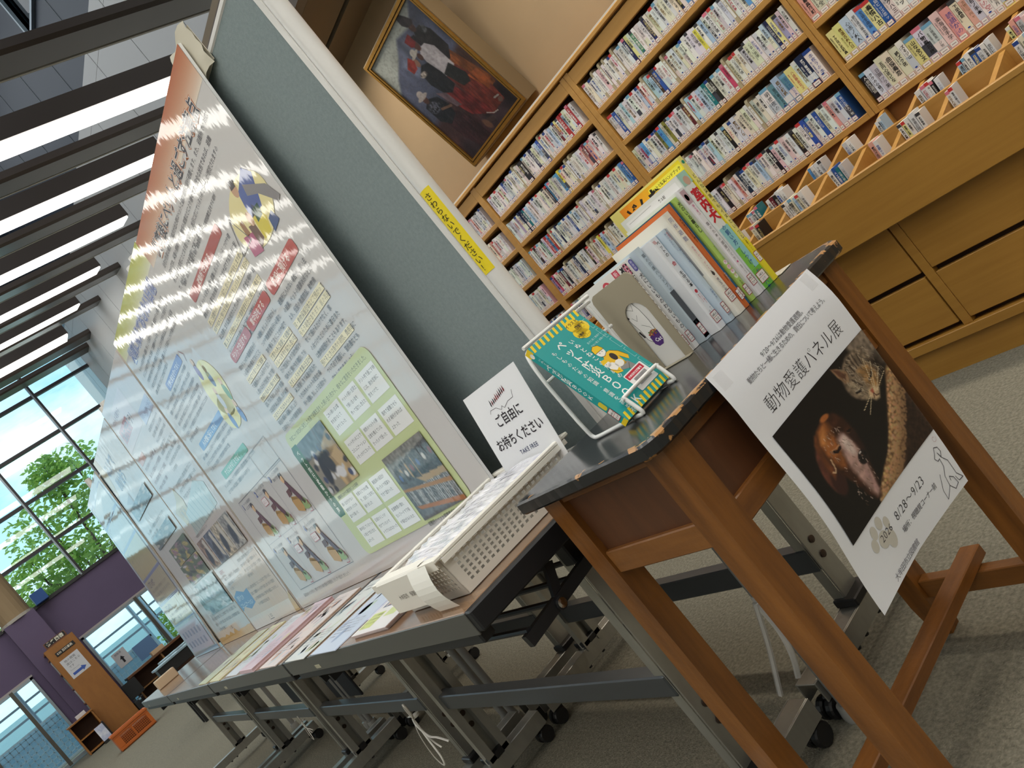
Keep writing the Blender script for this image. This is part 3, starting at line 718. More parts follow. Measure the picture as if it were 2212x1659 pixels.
# tall hatted figure at the back
robe([(.70, .44), (.86, .40), (.97, .74), (.96, .80), (.80, .80), (.74, .62)], (156, 80, 34)); folds(.76, .46, .96, .78, 5, (110, 50, 24)); robe([(.68, .20), (.74, .15), (.84, .16), (.90, .24), (.90, .40), (.80, .46), (.70, .44), (.66, .32)], (38, 34, 36)); cv.ell(.76, .125, .035, .038, (76, 46, 38), 0, .25)
cv.poly([(.70, .01), (.76, .0), (.80, .05), (.83, .10), (.80, .12), (.72, .10), (.69, .06)], (46, 38, 42), .01, .2); cv.ell(.84, .20, .035, .03, (70, 72, 76), 20, .4, .6, (60, 60))
# white jacket, dark apron, orange skirt
robe([(.60, .50), (.78, .50), (.90, .80), (.88, .92), (.66, .92), (.62, .72)], (124, 44, 34)); robe([(.78, .62), (.92, .64), (.95, .76), (.84, .80)], (176, 82, 34)); folds(.64, .60, .86, .9, 5, (80, 26, 26))
robe([(.58, .27), (.64, .24), (.72, .25), (.78, .32), (.78, .50), (.68, .54), (.60, .50), (.56, .38)], (190, 184, 192), .12); robe([(.60, .48), (.74, .46), (.80, .60), (.76, .66), (.66, .64)], (40, 40, 40), .15); cv.ell(.63, .215, .036, .04, (92, 54, 44), 0, .25)
cv.poly([(.56, .13), (.66, .12), (.68, .19), (.60, .21), (.57, .19)], (132, 30, 32), .008, .15); cv.poly([(.66, .15), (.71, .16), (.70, .24), (.67, .24)], (34, 28, 32), .01)
# red hatted figure, dark jacket, long red skirt
robe([(.40, .55), (.56, .55), (.68, .86), (.66, .93), (.46, .80), (.42, .70)], (124, 34, 34)); folds(.46, .60, .66, .88, 5, (78, 20, 24)); robe([(.40, .34), (.48, .31), (.57, .34), (.60, .46), (.60, .58), (.50, .60), (.42, .55), (.38, .44)], (32, 32, 38), .2); robe([(.34, .50), (.44, .56), (.46, .70), (.40, .68)], (110, 86, 96), .2)
cv.ell(.47, .275, .032, .036, (150, 104, 84), 0, .25); cv.poly([(.33, .24), (.44, .20), (.47, .25), (.42, .30), (.34, .30)], (156, 42, 34), .008, .2); cv.ell(.53, .235, .07, .014, (186, 180, 172), -6, .3); cv.ell(.53, .215, .04, .024, (190, 184, 176), -4, .3); cv.ell(.56, .275, .028, .03, (84, 50, 42), 0, .3); cv.ell(.42, .36, .05, .022, (150, 140, 132), 10, .4, .6, (60, 60))
# front figure with pale brimmed hat and beaded collar
robe([(.14, .66), (.30, .62), (.48, .88), (.46, .99), (.22, .99), (.16, .84)], (60, 30, 36)); folds(.2, .7, .44, .98, 6, (36, 20, 28)); robe([(.10, .50), (.20, .47), (.32, .52), (.36, .62), (.32, .70), (.18, .72), (.10, .64)], (30, 30, 38), .2); cv.ell(.19, .55, .085, .045, (74, 76, 92), 10, .4, .7, (70, 70))
cv.ell(.18, .46, .035, .04, (84, 50, 42), 0, .25); cv.ell(.18, .435, .085, .018, (176, 164, 160), 4, .25); cv.ell(.18, .41, .045, .030, (184, 172, 168), 4, .25); cv.stroke([(.24, .60), (.36, .64)], .012, (120, 84, 66))
cv.ell(.58, .93, .06, .02, (70, 50, 50), 20, .4); cv.stroke([(.60, .88), (.66, .92), (.72, .93)], .005, (176, 170, 166)); cv.stroke([(.80, .86), (.86, .87)], .008, (150, 146, 142)); cv.ell(.50, .93, .035, .05, (116, 76, 58), -20, .4); cv.ell(.84, .90, .03, .02, (110, 84, 76), 0, .4)
cv.blend(np.clip(cv.noise(60, 80) - .45, 0, 1) * .35, (50, 40, 48)); cv.blend(np.clip(cv.noise(40, 50) - .6, 0, 1) * .3, (150, 136, 130))
cv.a = (cv.a * .82 + cv.a.mean(axis=2, keepdims=True) * .18) * .80
cv.build('painted_canvas', lambda u, v: pf(.043 + .914 * u, .038 + .924 * v, .002), INK_OIL, pt)
# ================================================================ PARTITION BOARDS AND EXHIBIT PANELS
FELT = mat('grey_felt', (142, 154, 155), .95, rgb2=(132, 144, 145), nscale=(120, 120, 120), bump=.25, bscale=500, spec=.1, bdist=.004)
WHITE_FR = mat('white_frame', (226, 224, 220), .35, coat=.2)
STEEL = mat('grey_steel', (128, 126, 120), .42, metal=.6, rgb2=(118, 116, 110), nscale=(6, 6, 6))
CHROME = mat('chrome', (190, 192, 194), .14, metal=1.0)
BLACKP = mat('black_plastic', (22, 22, 24), .45)
POSTG = mat('grey_post', (146, 146, 144), .4, metal=.35)
def post(mb, x, y, z0, z1, rx=.0265, ry=.030):
    mb.lathe([(1, 0), (1, 1)], (0, 0, 0), 28) if False else None
    n = 28; vs = []
    for z in (z0, z1):
        for k in range(n): a = 2 * math.pi * k / n; vs.append((x + rx * math.cos(a), y + ry * math.sin(a), z))
    fs = [(k, (k + 1) % n, n + (k + 1) % n, n + k) for k in range(n)] + [tuple(reversed(range(n))), tuple(range(n, 2 * n))]
    return mb.add(vs, fs)
def partition(x1, x0, label, full=True):
    t = thing('partition_board', label, 'partition', ((x0 + x1) / 2, 1.018, 0), 'grey felt partition boards')
    MB().box(x0 + .045, x1 - .044, 1.001, 1.026, .735, 1.852).build('felt_panel', FELT, t)
    MB().bbox(x0 + .03, x1 - .03, .998, 1.034, 1.852, 1.866, .003).build('top_rail', WHITE_FR, t); MB().bbox(x0 + .03, x1 - .03, .998, 1.034, .715, .735, .003).build('bottom_rail', WHITE_FR, t)
    for x, s in ((x1 - .021, 1), (x0 + .021, -1)):
        p = post(MB(), x, 1.004, .70, 1.95, .020, .018).build('post', WHITE_FR, t, smooth=True)
        MB().bbox(min(x - s * .038, x - s * .0195), max(x - s * .038, x - s * .0195), .992, 1.030, .70, 1.866, .002).build('post_flange', WHITE_FR, p)
        post(MB(), x, 1.004, .035, .70, .0135, .0135).build('lower_pole', POSTG, p, smooth=True)
        MB().lathe([(.022, 0), (.024, .012), (.021, .035)], (x, 1.004, 0), 16).build('foot_cap', mat('clear_foot_cap', (150, 150, 146), .25), p, smooth=True)
    return t
partition(-1.222, -2.63, 'large grey felt partition board with a yellow tape label on its white post')
partition(-2.66, -4.07, 'grey felt partition board behind the green and pink panels')
partition(-4.10, -5.51, 'grey felt partition board showing beside the last curled panel')
# yellow tape label on the white post
tp = thing('tape_label', 'yellow tape label with handwritten request on the white partition post', 'label', (-1.242, .988, 1.11))
def tapemp(u, v, h):
    a = R(-116 + 88 * u / .031); return (-1.243 + (.020 + h) * math.cos(a), 1.004 + (.018 + h) * math.sin(a), 1.108 + v)
YEL = mat('yellow_tape', (240, 216, 20), .4)
MB().grid(lambda u, v: tapemp(u * .031, v * .195, .0006), 8, 3).build('tape_strip', YEL, tp)
pr = Print(tapemp, base=.001); pr.text('さわらないでください！', .0155, .187, .0165, (24, 22, 20), vert=True, bold=.005, res=2); pr.build('tape_writing', INK, tp)

# ---- exhibit panels
UPV = Vector((0, .088, 1.186)).normalized(); NRM = Vector((0, -UPV.z, UPV.y)); PO = Vector((0, .882, .7015))
FOAM = mat('white_foam_board', (236, 236, 234), .5)
PAPER_FILM = mat('laminated_paper', (208, 204, 201), .4, coat=1.0, coat_rough=.05, bump=.055, bscale=9, bdist=.012, bstretch=(2.2, 1, .6))
def panel(xl, w, h, label, bg=(232, 230, 228), curl=0.0, edge=None):
    t = thing('exhibit_panel', label, 'poster panel', (xl + w / 2, .882, .70), 'laminated exhibit panels')
    def mp(u, v, hh):
        c = curl * ((v / h - .5) ** 2) * 4 * .5 * (u / w)
        p = PO + UPV * v + NRM * (hh + c); return (xl + u, p.y, p.z)
    MB().grid(lambda u, v: mp(u * w, v * h, 0), 1, 1 if not curl else 14).build('printed_sheet', mat('laminated_paper' if edge is None else 'laminated_%s' % label.split()[0], tuple(v - 14 for v in bg), .4, coat=1.0, coat_rough=.05, bump=.055, bscale=9, bdist=.012, bstretch=(2.2, 1, .6)), t)
    b = MB(); n = 1 if not curl else 14
    for j in range(n):
        v0, v1 = h * j / n, h * (j + 1) / n
        vs = [mp(0, v0, -.0005), mp(w, v0, -.0005), mp(w, v1, -.0005), mp(0, v1, -.0005), mp(0, v0, -.008), mp(w, v0, -.008), mp(w, v1, -.008), mp(0, v1, -.008)]
        b.add(vs, [(4, 7, 6, 5), (0, 1, 5, 4), (1, 2, 6, 5), (2, 3, 7, 6), (3, 0, 4, 7)])
    b.build('foam_board', FOAM if edge is None else mat('yellowed_board', edge, .5), t)
    return t, Print(mp, step=.00006, base=.0003), mp
def outlined(p, st, u, v, size, fill, mid, outer, sx=1.0, sp=1.0):
    p.text(st, u, v, size, outer, bold=.085, sx=sx, sp=sp); p.layer(); p.text(st, u, v, size, mid, bold=.045, sx=sx, sp=sp); p.layer(); p.text(st, u, v, size, fill, bold=.018, sx=sx, sp=sp, res=2); p.layer()
INKC = (74, 70, 78)
def personbox(p, u, v, s):
    """a kneeling helper leaning over a wooden box and a green bag"""
    P = lambda pts: [(u + a * s, v + b * s) for a, b in pts]
    p.poly(P([(.02, .12), (.42, .0), (.55, .12), (.55, .42), (.12, .52), (.02, .4)]), (196, 150, 70)); p.poly(P([(.02, .4), (.12, .52), (.55, .42), (.55, .34), (.14, .42)]), (226, 190, 120)); p.layer()
    p.poly(P([(.5, .05), (.72, .0), (.98, .02), (.86, .30), (.62, .30)]), (150, 176, 104)); p.poly(P([(.30, .95), (.46, .92), (.74, .42), (.86, .2), (.72, .16), (.5, .4), (.36, .7)]), (96, 40, 46)); p.layer()
    p.poly(P([(.02, .52), (.34, .56), (.36, .72), (.06, .70)]), (104, 52, 40)); p.ell(u + .33 * s, v + 1.02 * s, .11 * s, .13 * s, (232, 190, 140)); p.layer()
    p.poly(P([(.22, 1.02), (.26, 1.17), (.40, 1.18), (.46, 1.06), (.38, 1.1)]), (52, 34, 30)); p.line(P([(.86, .1), (.98, .2), (.9, -.1), (.7, -.08)]), .02 * s, (170, 40, 60)); p.layer()
def softlines(p, u, v, w, size, n, seed, rgb=INKC, hl=None, lead=1.65):
    q = random.Random(seed); src = '災害が起きたときは人もペットも安全な場所へ避難しましょう日頃からしつけや健康管理を行い必要な物を備えておくことが大切です周りの人に配慮して避難所のルールを守り協力し合いながら世話をします動物病院や知人など預け先を確認しておきましょう水や食事は五日分以上用意します'
    nc = max(4, int(w / size)); k = q.randint(0, 40)
    for i in range(n):
        l = ''.join(src[(k + i * nc + j) % len(src)] for j in range(nc if i < n - 1 else int(nc * q.uniform(.3, .8))))
        if hl and i in hl: p.rect(u - size * .2, v - i * size * lead - size * .25, u + len(l) * size, v - i * size * lead + size * 1.0, (244, 232, 190)); p.layer()
        p.text(l, u, v - i * size * lead, size, rgb)
    p.layer()

# panel 1 : orange heading
t, p, mp = panel(-2.445, .893, 1.222, 'orange headed exhibit panel with green opinion box and shelter photographs')
p.grad(0, 1.13, .893, 1.222, (236, 222, 204), (186, 98, 48), 22, .8); p.layer()
outlined(p, '災害後にペットと過ごす注意点', .095, 1.118, .0505, (36, 28, 44), (250, 248, 244), (190, 112, 58))
p.para(['自宅が危険な場合や避難指示が出た時はペットと避難場所に同行避難します。また、避難所での対応', 'については、災害の規模や状況、地域の実情などにより様々です。安全な状態であれば、避難', '所に行かずに自宅にとどまる在宅避難など、状況に応じていろいろなシーンが想定されますの', 'で、自分とペットの安全を確保して過ごしましょう。'], .075, 1.088, .0165, INKC, 1.62)
p.text('避難所：災害が一時的に避難する場所・避難場所において一定期間避難生活をする場所', .12, .998, .0128, INKC)
p.rect(.108, .944, .53, .976, (176, 66, 52), r=.010); p.layer(); p.text('避難所で生活する', .215, .951, .0215, (244, 226, 220), bold=.02); p.layer()
softlines(p, .105, .918, .45, .0155, 8, 1, hl=(2, 3, 5))
# carrying family picture
p.ell(.72, .89, .135, .075, (238, 224, 160), 28); p.layer(); p.poly([(.60, .83), (.66, .815), (.665, .865), (.61, .88)], (188, 92, 128)); p.poly([(.66, .82), (.70, .83), (.70, .87), (.665, .88)], (110, 72, 48)); p.poly([(.63, .87), (.655, .868), (.655, .905), (.635, .905)], (160, 110, 60)); p.layer()
p.poly([(.70, .825), (.75, .82), (.77, .85), (.74, .90), (.71, .88)], (226, 206, 54)); p.poly([(.76, .81), (.81, .815), (.80, .845), (.77, .84)], (52, 74, 128)); p.poly([(.70, .88), (.78, .87), (.83, .93), (.80, .96), (.72, .94)], (72, 92, 160)); p.poly([(.72, .86), (.76, .86), (.77, .885), (.73, .89)], (60, 100, 70)); p.layer()
p.poly([(.76, .94), (.85, .885), (.875, .84), (.855, .835), (.80, .89), (.75, .915)], (136, 130, 130)); p.ell(.715, .955, .017, .02, (206, 160, 122)); p.ell(.695, .885, .015, .018, (206, 160, 122)); p.layer(); p.poly([(.70, .96), (.71, .98), (.735, .97), (.73, .955)], (58, 48, 46)); p.line([(.55, .86), (.60, .94), (.64, .86), (.55, .86)], .003, (120, 116, 112)); p.layer()
p.rect(.556, .736, .80, .772, (190, 70, 54), r=.012); p.rect(.322, .738, .534, .770, (190, 74, 58), r=.011); p.rect(.088, .738, .31, .768, (186, 78, 62), r=.011); p.layer()
p.text('施設に預ける', .595, .745, .025, (246, 226, 218), bold=.02); p.text('車中泊をする', .352, .746, .0225, (246, 226, 218), bold=.02); p.text('テントで生活する', .105, .746, .021, (246, 226, 218), bold=.02); p.layer()
p.para(['避難所に入れない場合や、飼い主', 'の健康、ペットの健康状態などに', 'より、仮設の救護施設、動物病', '院・動物保護団体などで預かって', 'もらう場合があります。家の再建', 'をして預けるだけでなく、家', 'の片づけなどのために数日また', 'は数時間預けることもあります。', '預けるときは条件や期間、費用等に', 'ついて必ず確認し、誓約書なども', '交わしておきましょう。'], .556, .708, .0160, INKC, 1.42)
for i in (3, 4, 8): p.rect(.556, .708 - i * .0227 - .004, .79, .708 - i * .0227 + .015, (244, 232, 190))
softlines(p, .325, .712, .21, .0152, 12, 7, hl=(3, 4, 7), lead=1.42); softlines(p, .092, .712, .21, .0152, 12, 9, hl=(2, 5, 8), lead=1.42)
p.rect(.058, .062, .79, .487, (203, 213, 156), r=.03); p.layer()
p.text('平成二十八年四月に発生した地震で避難生活をした飼い主の方から、様々なご意見をいただきました。', .09, .459, .0148, (96, 100, 84)); p.layer()
p.poly([(.058, .447), (.104, .447), (.112, .42), (.112, .215), (.104, .198), (.058, .198), (.046, .22), (.046, .43)], (52, 98, 58)); p.layer(); p.text('ペット同行避難からの声', .079, .432, .0202, (240, 244, 236), vert=True, bold=.02); p.layer()
cells = [(.392, .374, ['二人の飼い主は電', '気を貸りなくて', 'しやすくなった']), (.522, .374, ['ペットの飼い主同士', 'で飼い主の会を', '作って協力し合えた']), (.655, .374, ['テント内で過ごす時', 'には、脱水症状に', '気をつけた']),
         (.392, .281, ['ペットがいることで', 'コミュニケーション', 'のきっかけになった']), (.522, .281, ['病気のペットの療', '法食を備えていな', 'かったので困った']), (.655, .281, ['屋内で避難させら', 'れる場所があれば', 'よかった']),
         (.118, .165, ['飼い主が行けない', '体制があったため', '助けが届いた']), (.248, .165, ['余震などで犬が驚', 'き、逃走して自宅に', '帰りました']), (.380, .165, ['獣医師の巡回が', 'あったので相談も', 'できて助かった']),
         (.118, .078, ['車中泊していたペッ', 'ト同士で支え合え', 'よかった']), (.248, .078, ['日頃からしつけ', '付けていたので', 'トラブルはなかった']), (.380, .078, ['支援物資の慣れ', 'ないフードで下痢', 'や嘔吐がみられた'])]
for (u, v, ls) in cells:
    p.rect(u, v, u + .118, v + .074, (240, 240, 238)); p.layer()
    for i, l in enumerate(ls): p.text(l, u + .008, v + .055 - i * .02, .0118, (70, 70, 72))
p.layer(); p.text('避難所のペット飼育専用施設の様子', .52, .048 + .006, .0138, (70, 74, 62)); p.text('避難所における講習会による説明', .13, .243, .0118, (70, 74, 62)); p.layer()
p.build('panel_print', INK_FILM, t)
c = Canvas(64, 52, (150, 140, 124)); c.poly([(0, 0), (1, 0), (1, .25), (0, .35)], (92, 96, 100), .02, .3, (14, 10)); c.poly([(.45, .35), (1, .15), (1, 1), (.55, 1)], (176, 148, 104), .03, .2, (10, 8))
for k in range(26): x, y = c.rng.random(2); c.ell(x * .9 + .05, .25 + y * .7, .05, .06, [(52, 50, 54), (206, 204, 206), (84, 76, 76), (64, 72, 108), (226, 224, 224)][k % 5], c.rng.uniform(0, 90), .5)
c.ell(.3, .62, .10, .26, (44, 42, 48), 20, .3); c.ell(.5, .55, .12, .2, (52, 50, 54), -30, .3); c.ell(.66, .78, .12, .1, (220, 218, 220), 10, .3); c.poly([(.68, .5), (.95, .42), (.98, .62), (.74, .72)], (196, 168, 124), .02)
c.build('photo_print', lambda u, v: mp(.112 + .24 * u, .262 + .18 * v, .0046), INK_FILM, t)
c = Canvas(90, 66, (176, 146, 104))
c.poly([(0, 0), (1, 0), (1, .1), (0, .3)], (128, 126, 120), .02, .2); c.poly([(0, .3), (.12, .22), (1, .96), (1, 1), (0, 1)], (96, 96, 98), .02, .15)
for k in range(6):
    x = .08 + .155 * k; w_ = .1 + .02 * k; y0 = .12 - .02 * k; y1 = .46 + .01 * k; y2 = .84 + .03 * k
    c.poly([(x, y0 + .1), (x + w_, y0 + .06), (x + w_, y1), (x, y1 - .03)], (70, 66, 66), .012, .4, (40, 40)); c.poly([(x, y1 + .06), (x + w_, y1 + .09), (x + w_, y2 - .02), (x, y2 - .1)], (108, 106, 106), .012, .5, (60, 40))
    for j in range(5): c.stroke([(x + w_ * j / 5, y1 + .08), (x + w_ * j / 5, y2 - .06)], .0035, (216, 214, 210), .8)
    c.ell(x + w_ * .5, y0 + .24, .03, .05, [(84, 104, 150), (200, 196, 190), (120, 50, 60)][k % 3], 0, .4)
c.poly([(0, .5), (1, .66), (1, .72), (0, .54)], (170, 120, 68), .01); c.poly([(.05, .78), (1, .93), (1, 1), (.1, .84)], (168, 104, 52), .01)
c.build('photo_print', lambda u, v: mp(.518 + .247 * u, .072 + .185 * v, .0046), INK_FILM, t)

# panel 2 : green heading
t, p, mp = panel(-3.262, .818, 1.228, 'green headed exhibit panel with blue lettering and box handling pictures')
p.grad(0, 1.145, .818, 1.228, (236, 236, 214), (186, 190, 40), 20, .8); p.layer()
outlined(p, '災害に備えておきたい日頃', .085, 1.104, .0535, (96, 112, 178), (238, 240, 246), (110, 128, 196))
softlines(p, .08, 1.065, .66, .0158, 5, 21)
p.rect(.235, .912, .535, .944, (110, 118, 182), r=.008); p.rect(.142, .682, .545, .714, (108, 148, 206), r=.008); p.rect(.16, .549, .552, .581, (108, 178, 150), r=.008); p.layer()
p.text('健康と衛生を守っておく', .262, .919, .0205, (236, 238, 248), bold=.02); p.text('人の避難に慣らしておく', .19, .689, .0225, (240, 244, 250), bold=.02); p.text('すぐに出せる備えておく', .2, .556, .0225, (238, 248, 244), bold=.02); p.layer()
softlines(p, .08, .892, .46, .0150, 7, 22, (120, 118, 128)); softlines(p, .08, .66, .47, .0150, 3, 23, (120, 124, 140)); softlines(p, .10, .528, .5, .0150, 2, 24, (120, 130, 140))
p.ell(.645, .76, .10, .10, (236, 232, 160), 28); p.ell(.62, .68, .085, .06, (236, 232, 160)); p.layer()
for (a, b, cc) in ((.60, .84, (126, 84, 140)), (.66, .79, (98, 104, 140)), (.71, .72, (94, 150, 90)), (.62, .72, (200, 200, 206)), (.6, .65, (110, 140, 200)), (.70, .64, (110, 140, 200))): p.ell(a, b, .017, .03, cc); p.ell(a + .004, b + .036, .012, .014, (226, 190, 150))
p.poly([(.63, .80), (.67, .80), (.68, .835), (.64, .84)], (230, 226, 150)); p.layer(); p.line([(.57, .9), (.585, .92), (.56, .94)], .003, (150, 90, 100)); p.frame(.52, .45, .74, .54, .0025, (180, 180, 186))
p.frame(.118, .066, .742, .455, .0022, (120, 116, 122)); p.line([(.325, .07), (.325, .45)], .0018, (170, 166, 172)); p.line([(.535, .07), (.535, .45)], .0018, (170, 166, 172)); p.line([(.118, .265), (.742, .265)], .0018, (170, 166, 172)); p.layer()
for i, (u, v) in enumerate(((.125, .29), (.335, .29), (.545, .29), (.125, .095), (.335, .095), (.545, .095))):
    p.text('123456'[i], u + .004, v + .13, .03, (96, 106, 172), bold=.05); p.para([['ケースの扉を開け', '入口に誘導する。'], ['おやつを入れて自', 'ら入るのを待つ。'], ['入ったら扉を閉め', '褒めてあげます。']][i % 3], u + .032, v + .142, .0132, (110, 106, 116), 1.35)
    if i in (1, 4, 5): p.rect(u + .02, v + .085, u + .075, v + .115, (206, 120, 128), r=.004); p.layer(); p.rect(u + .022, v + .087, u + .073, v + .113, (240, 234, 234), r=.004); p.layer(); p.text('よし！', u + .026, v + .094, .015, (180, 70, 84))
    personbox(p, u + .065, v - .012, .125)
p.text('最初はゆっくり行い、慣れてきたら扉を閉める時間を、少しずつ延ばしましょう。', .12, .036, .0150, (110, 106, 110)); p.layer()
p.build('panel_print', INK_FILM, t)

# panel 3 : pink sheet
t, p, mp = panel(-4.075, .788, 1.212, 'pinkish exhibit panel with a blue flag emblem and interior photographs', bg=(226, 214, 208), edge=(208, 200, 190))
p.rect(.03, .98, .5, 1.16, (222, 206, 204)); p.layer(); p.text('ペットを災害から', .06, 1.115, .030, (150, 110, 116), bold=.03); p.rect(.06, 1.02, .32, 1.085, (196, 120, 118)); p.layer(); p.text('全力で守ろう！', .08, 1.03, .052, (118, 110, 118), bold=.02); p.layer()
p.rect(.52, .96, .77, 1.02, (178, 178, 204)); p.layer(); p.text('いざという時のために', .535, .98, .022, (120, 118, 160)); softlines(p, .5, .93, .26, .0165, 4, 31, (130, 120, 120))
p.rect(.05, .90, .20, .935, (216, 150, 124)); softlines(p, .06, .87, .36, .0190, 4, 32, (150, 110, 110), lead=1.9); softlines(p, .45, .83, .30, .0165, 4, 33, (132, 124, 120))
p.poly([(.05, .64), (.18, .67), (.26, .72), (.30, .65), (.26, .58), (.10, .56)], (204, 178, 120)); p.layer(); p.text('備蓄品', .10, .60, .045, (186, 150, 90)); softlines(p, .33, .70, .4, .018, 3, 34, (130, 120, 112))
p.poly([(.12, .50), (.70, .52), (.72, .62), (.6, .66), (.2, .60)], (190, 200, 196)); p.layer()
for k in range(8): p.line([(.18 + .065 * k, .51), (.15 + .065 * k, .62)], .008, (150, 166, 172))
p.layer(); softlines(p, .1, .49, .6, .013, 1, 35, (120, 116, 110))
p.poly([(.03, .0), (.76, .0), (.76, .30), (.03, .22)], (214, 188, 166)); p.layer(); p.text('災害時に', .06, .295, .022, (190, 90, 90)); softlines(p, .06, .262, .34, .0155, 3, 36, (124, 112, 104)); softlines(p, .44, .29, .3, .0155, 4, 37, (124, 112, 104)); softlines(p, .31, .17, .42, .0165, 4, 38, (110, 100, 96), lead=1.6)
p.poly([(.012, .100), (.08, .118), (.17, .094), (.292, .112), (.302, .184), (.22, .176), (.12, .198), (.018, .178), (.0, .14)], (86, 120, 178)); p.layer(); p.text('周りとの', .055, .150, .030, (232, 236, 246)); p.text('コミュニケーション', .035, .115, .0270, (232, 236, 246), sx=.95); p.layer(); p.rect(.02, 0, .77, .06, (224, 214, 204)); p.layer(); p.text('♪', .33, .02, .03, (40, 36, 36)); p.text('皿皿', .36, .024, .018, (60, 56, 56)); p.rect(.33, .014, .40, .017, (60, 56, 56))
p.poly([(.72, .0), (.788, .0), (.788, .09), (.74, .06)], (206, 172, 108)); p.layer(); p.build('panel_print', INK_FILM, t)
c = Canvas(100, 30, (128, 112, 98))
for k in range(4):
    x = k * .25; c.poly([(x + .005, 0), (x + .24, 0), (x + .24, 1), (x + .005, 1)], [(150, 120, 96), (92, 96, 112), (196, 180, 154), (150, 146, 140)][k], .004, .35, (40, 14))
    c.ell(x + .1, .6, .05, .3, (48, 50, 58), 20, .3, .4); c.poly([(x + .14, .1), (x + .2, .05), (x + .22, .9), (x + .16, .8)], (212, 204, 190), .01)
    c.stroke([(x + .247, 0), (x + .247, 1)], .004, (226, 220, 214))
c.build('photo_print', lambda u, v: mp(.045 + .70 * u, .330 + .145 * v, .0046), INK_FILM, t)

# panel 4 : yellow edged sheet
t, p, mp = panel(-4.905, .812, 1.196, 'yellow edged exhibit panel with garden and street photographs', bg=(226, 222, 216), edge=(200, 158, 70))
p.poly([(0, .95), (.08, .98), (.14, 1.08), (.1, 1.196), (0, 1.196)], (210, 184, 120)); p.layer(); p.text('みんなで', .16, 1.06, .075, (120, 136, 168), bold=.05); p.text('助け合う', .2, .965, .07, (120, 136, 168), bold=.05); p.layer()
p.poly([(.1, .9), (.3, .92), (.3, .85)], (170, 160, 160)); p.layer(); softlines(p, .1, .70, .6, .018, 2, 41, (120, 112, 112)); softlines(p, .16, .135, .6, .020, 3, 42, (112, 104, 104), lead=1.6)
p.text('♪', .40, .055, .028, (40, 36, 36)); p.text('皿皿', .43, .058, .018, (60, 56, 56)); p.layer()
q = random.Random(8); e = [(0, 0), (.812, 0)]
for k in range(15): e.append((.812 - .812 * k / 14, .035 + q.uniform(0, .02) - .012 * (k % 2)))
p.poly(e, (208, 164, 64)); p.rect(0, 0, .012, 1.15, (206, 164, 80)); p.layer(); p.build('panel_print', INK_FILM, t)
def pix(seed, cols, w=40, h=28):
    c = Canvas(w, h, cols[0]); r_ = random.Random(seed)
    for k in range(46): c.ell(r_.random(), r_.random(), r_.uniform(.03, .16), r_.uniform(.03, .14), r_.choice(cols), r_.uniform(0, 90), .5, .2)
    return c
g1 = [(96, 112, 74), (160, 120, 130), (190, 170, 90), (120, 112, 96), (210, 200, 200), (70, 78, 60)]; g2 = [(150, 170, 170), (190, 200, 206), (90, 110, 96), (120, 130, 120), (214, 216, 214), (64, 76, 80)]; g3 = [(112, 116, 112), (70, 70, 72), (150, 146, 138), (196, 190, 180)]
for (u, v, w_, h_, cl_, sd) in ((.10, .79, .62, .075, g3, 1), (.12, .60, .6, .07, g3, 2), (.28, .345, .50, .11, g1, 3), (.30, .46, .48, .10, g1, 5), (.19, .165, .6, .17, g2, 4)):
    pix(sd, cl_).build('photo_print', lambda uu, vv: mp(u + w_ * uu, v + h_ * vv, .0046), INK_FILM, t)

# panel 5 : curled sheet at the far end
t, p, mp = panel(-5.83, .87, 1.17, 'curled bluish exhibit panel at the far end of the row', bg=(206, 210, 212), curl=.02, edge=(190, 180, 150))
for (v0, v1, cc, hd) in ((.98, 1.12, (214, 208, 190), '動物の健康'), (.80, .96, (206, 202, 186), '備えの手帳'), (.58, .78, (196, 178, 116), 'もしもの時'), (.40, .56, (190, 176, 136), '連絡の方法'), (.24, .38, (210, 196, 140), '迷子の時は')):
    p.rect(.06, v0, .80, v1, cc); p.layer(); p.frame(.05, v0 - .008, .81, v1 + .004, .008, (130, 132, 168)); p.text('！' + hd, .1, v1 - .05, .044, (112, 96, 92), bold=.04); p.layer(); softlines(p, .12, v1 - .085, .6, .020, 3, int(v0 * 100), (140, 132, 116))
p.rect(.06, .03, .80, .21, (206, 184, 196)); p.layer()
for k in range(12): p.rect(.1 + .11 * (k % 6), .06 + .07 * (k // 6), .15 + .11 * (k % 6), .10 + .07 * (k // 6), (150, 130, 150))
p.rect(0, .0, .87, .025, (120, 140, 170)); p.layer(); p.build('panel_print', INK_FILM, t)

# crumpled white bag hooked over the board behind the first panel
bg_ = thing('paper_bag', 'crumpled cream bag tucked behind the orange headed panel', 'bag', (-1.57, 1.0, 1.85)); q = random.Random(2)
def bagp(u, v):
    x = -1.665 + .15 * u; z = 1.83 + .108 * v + .008 * math.sin(9 * u); y = .992 - .018 * math.sin(math.pi * u) * (1 - .4 * v) + q.uniform(-.004, .004); return (x, y, z)
MB().grid(bagp, 9, 7).build('bag_body', mat('cream_bag', (206, 200, 182), .6), bg_, smooth=True)
MB().box(-1.665, -1.515, .9965, .9975, 1.84, 1.93).build('bag_back', MATS['cream_bag'], bg_)
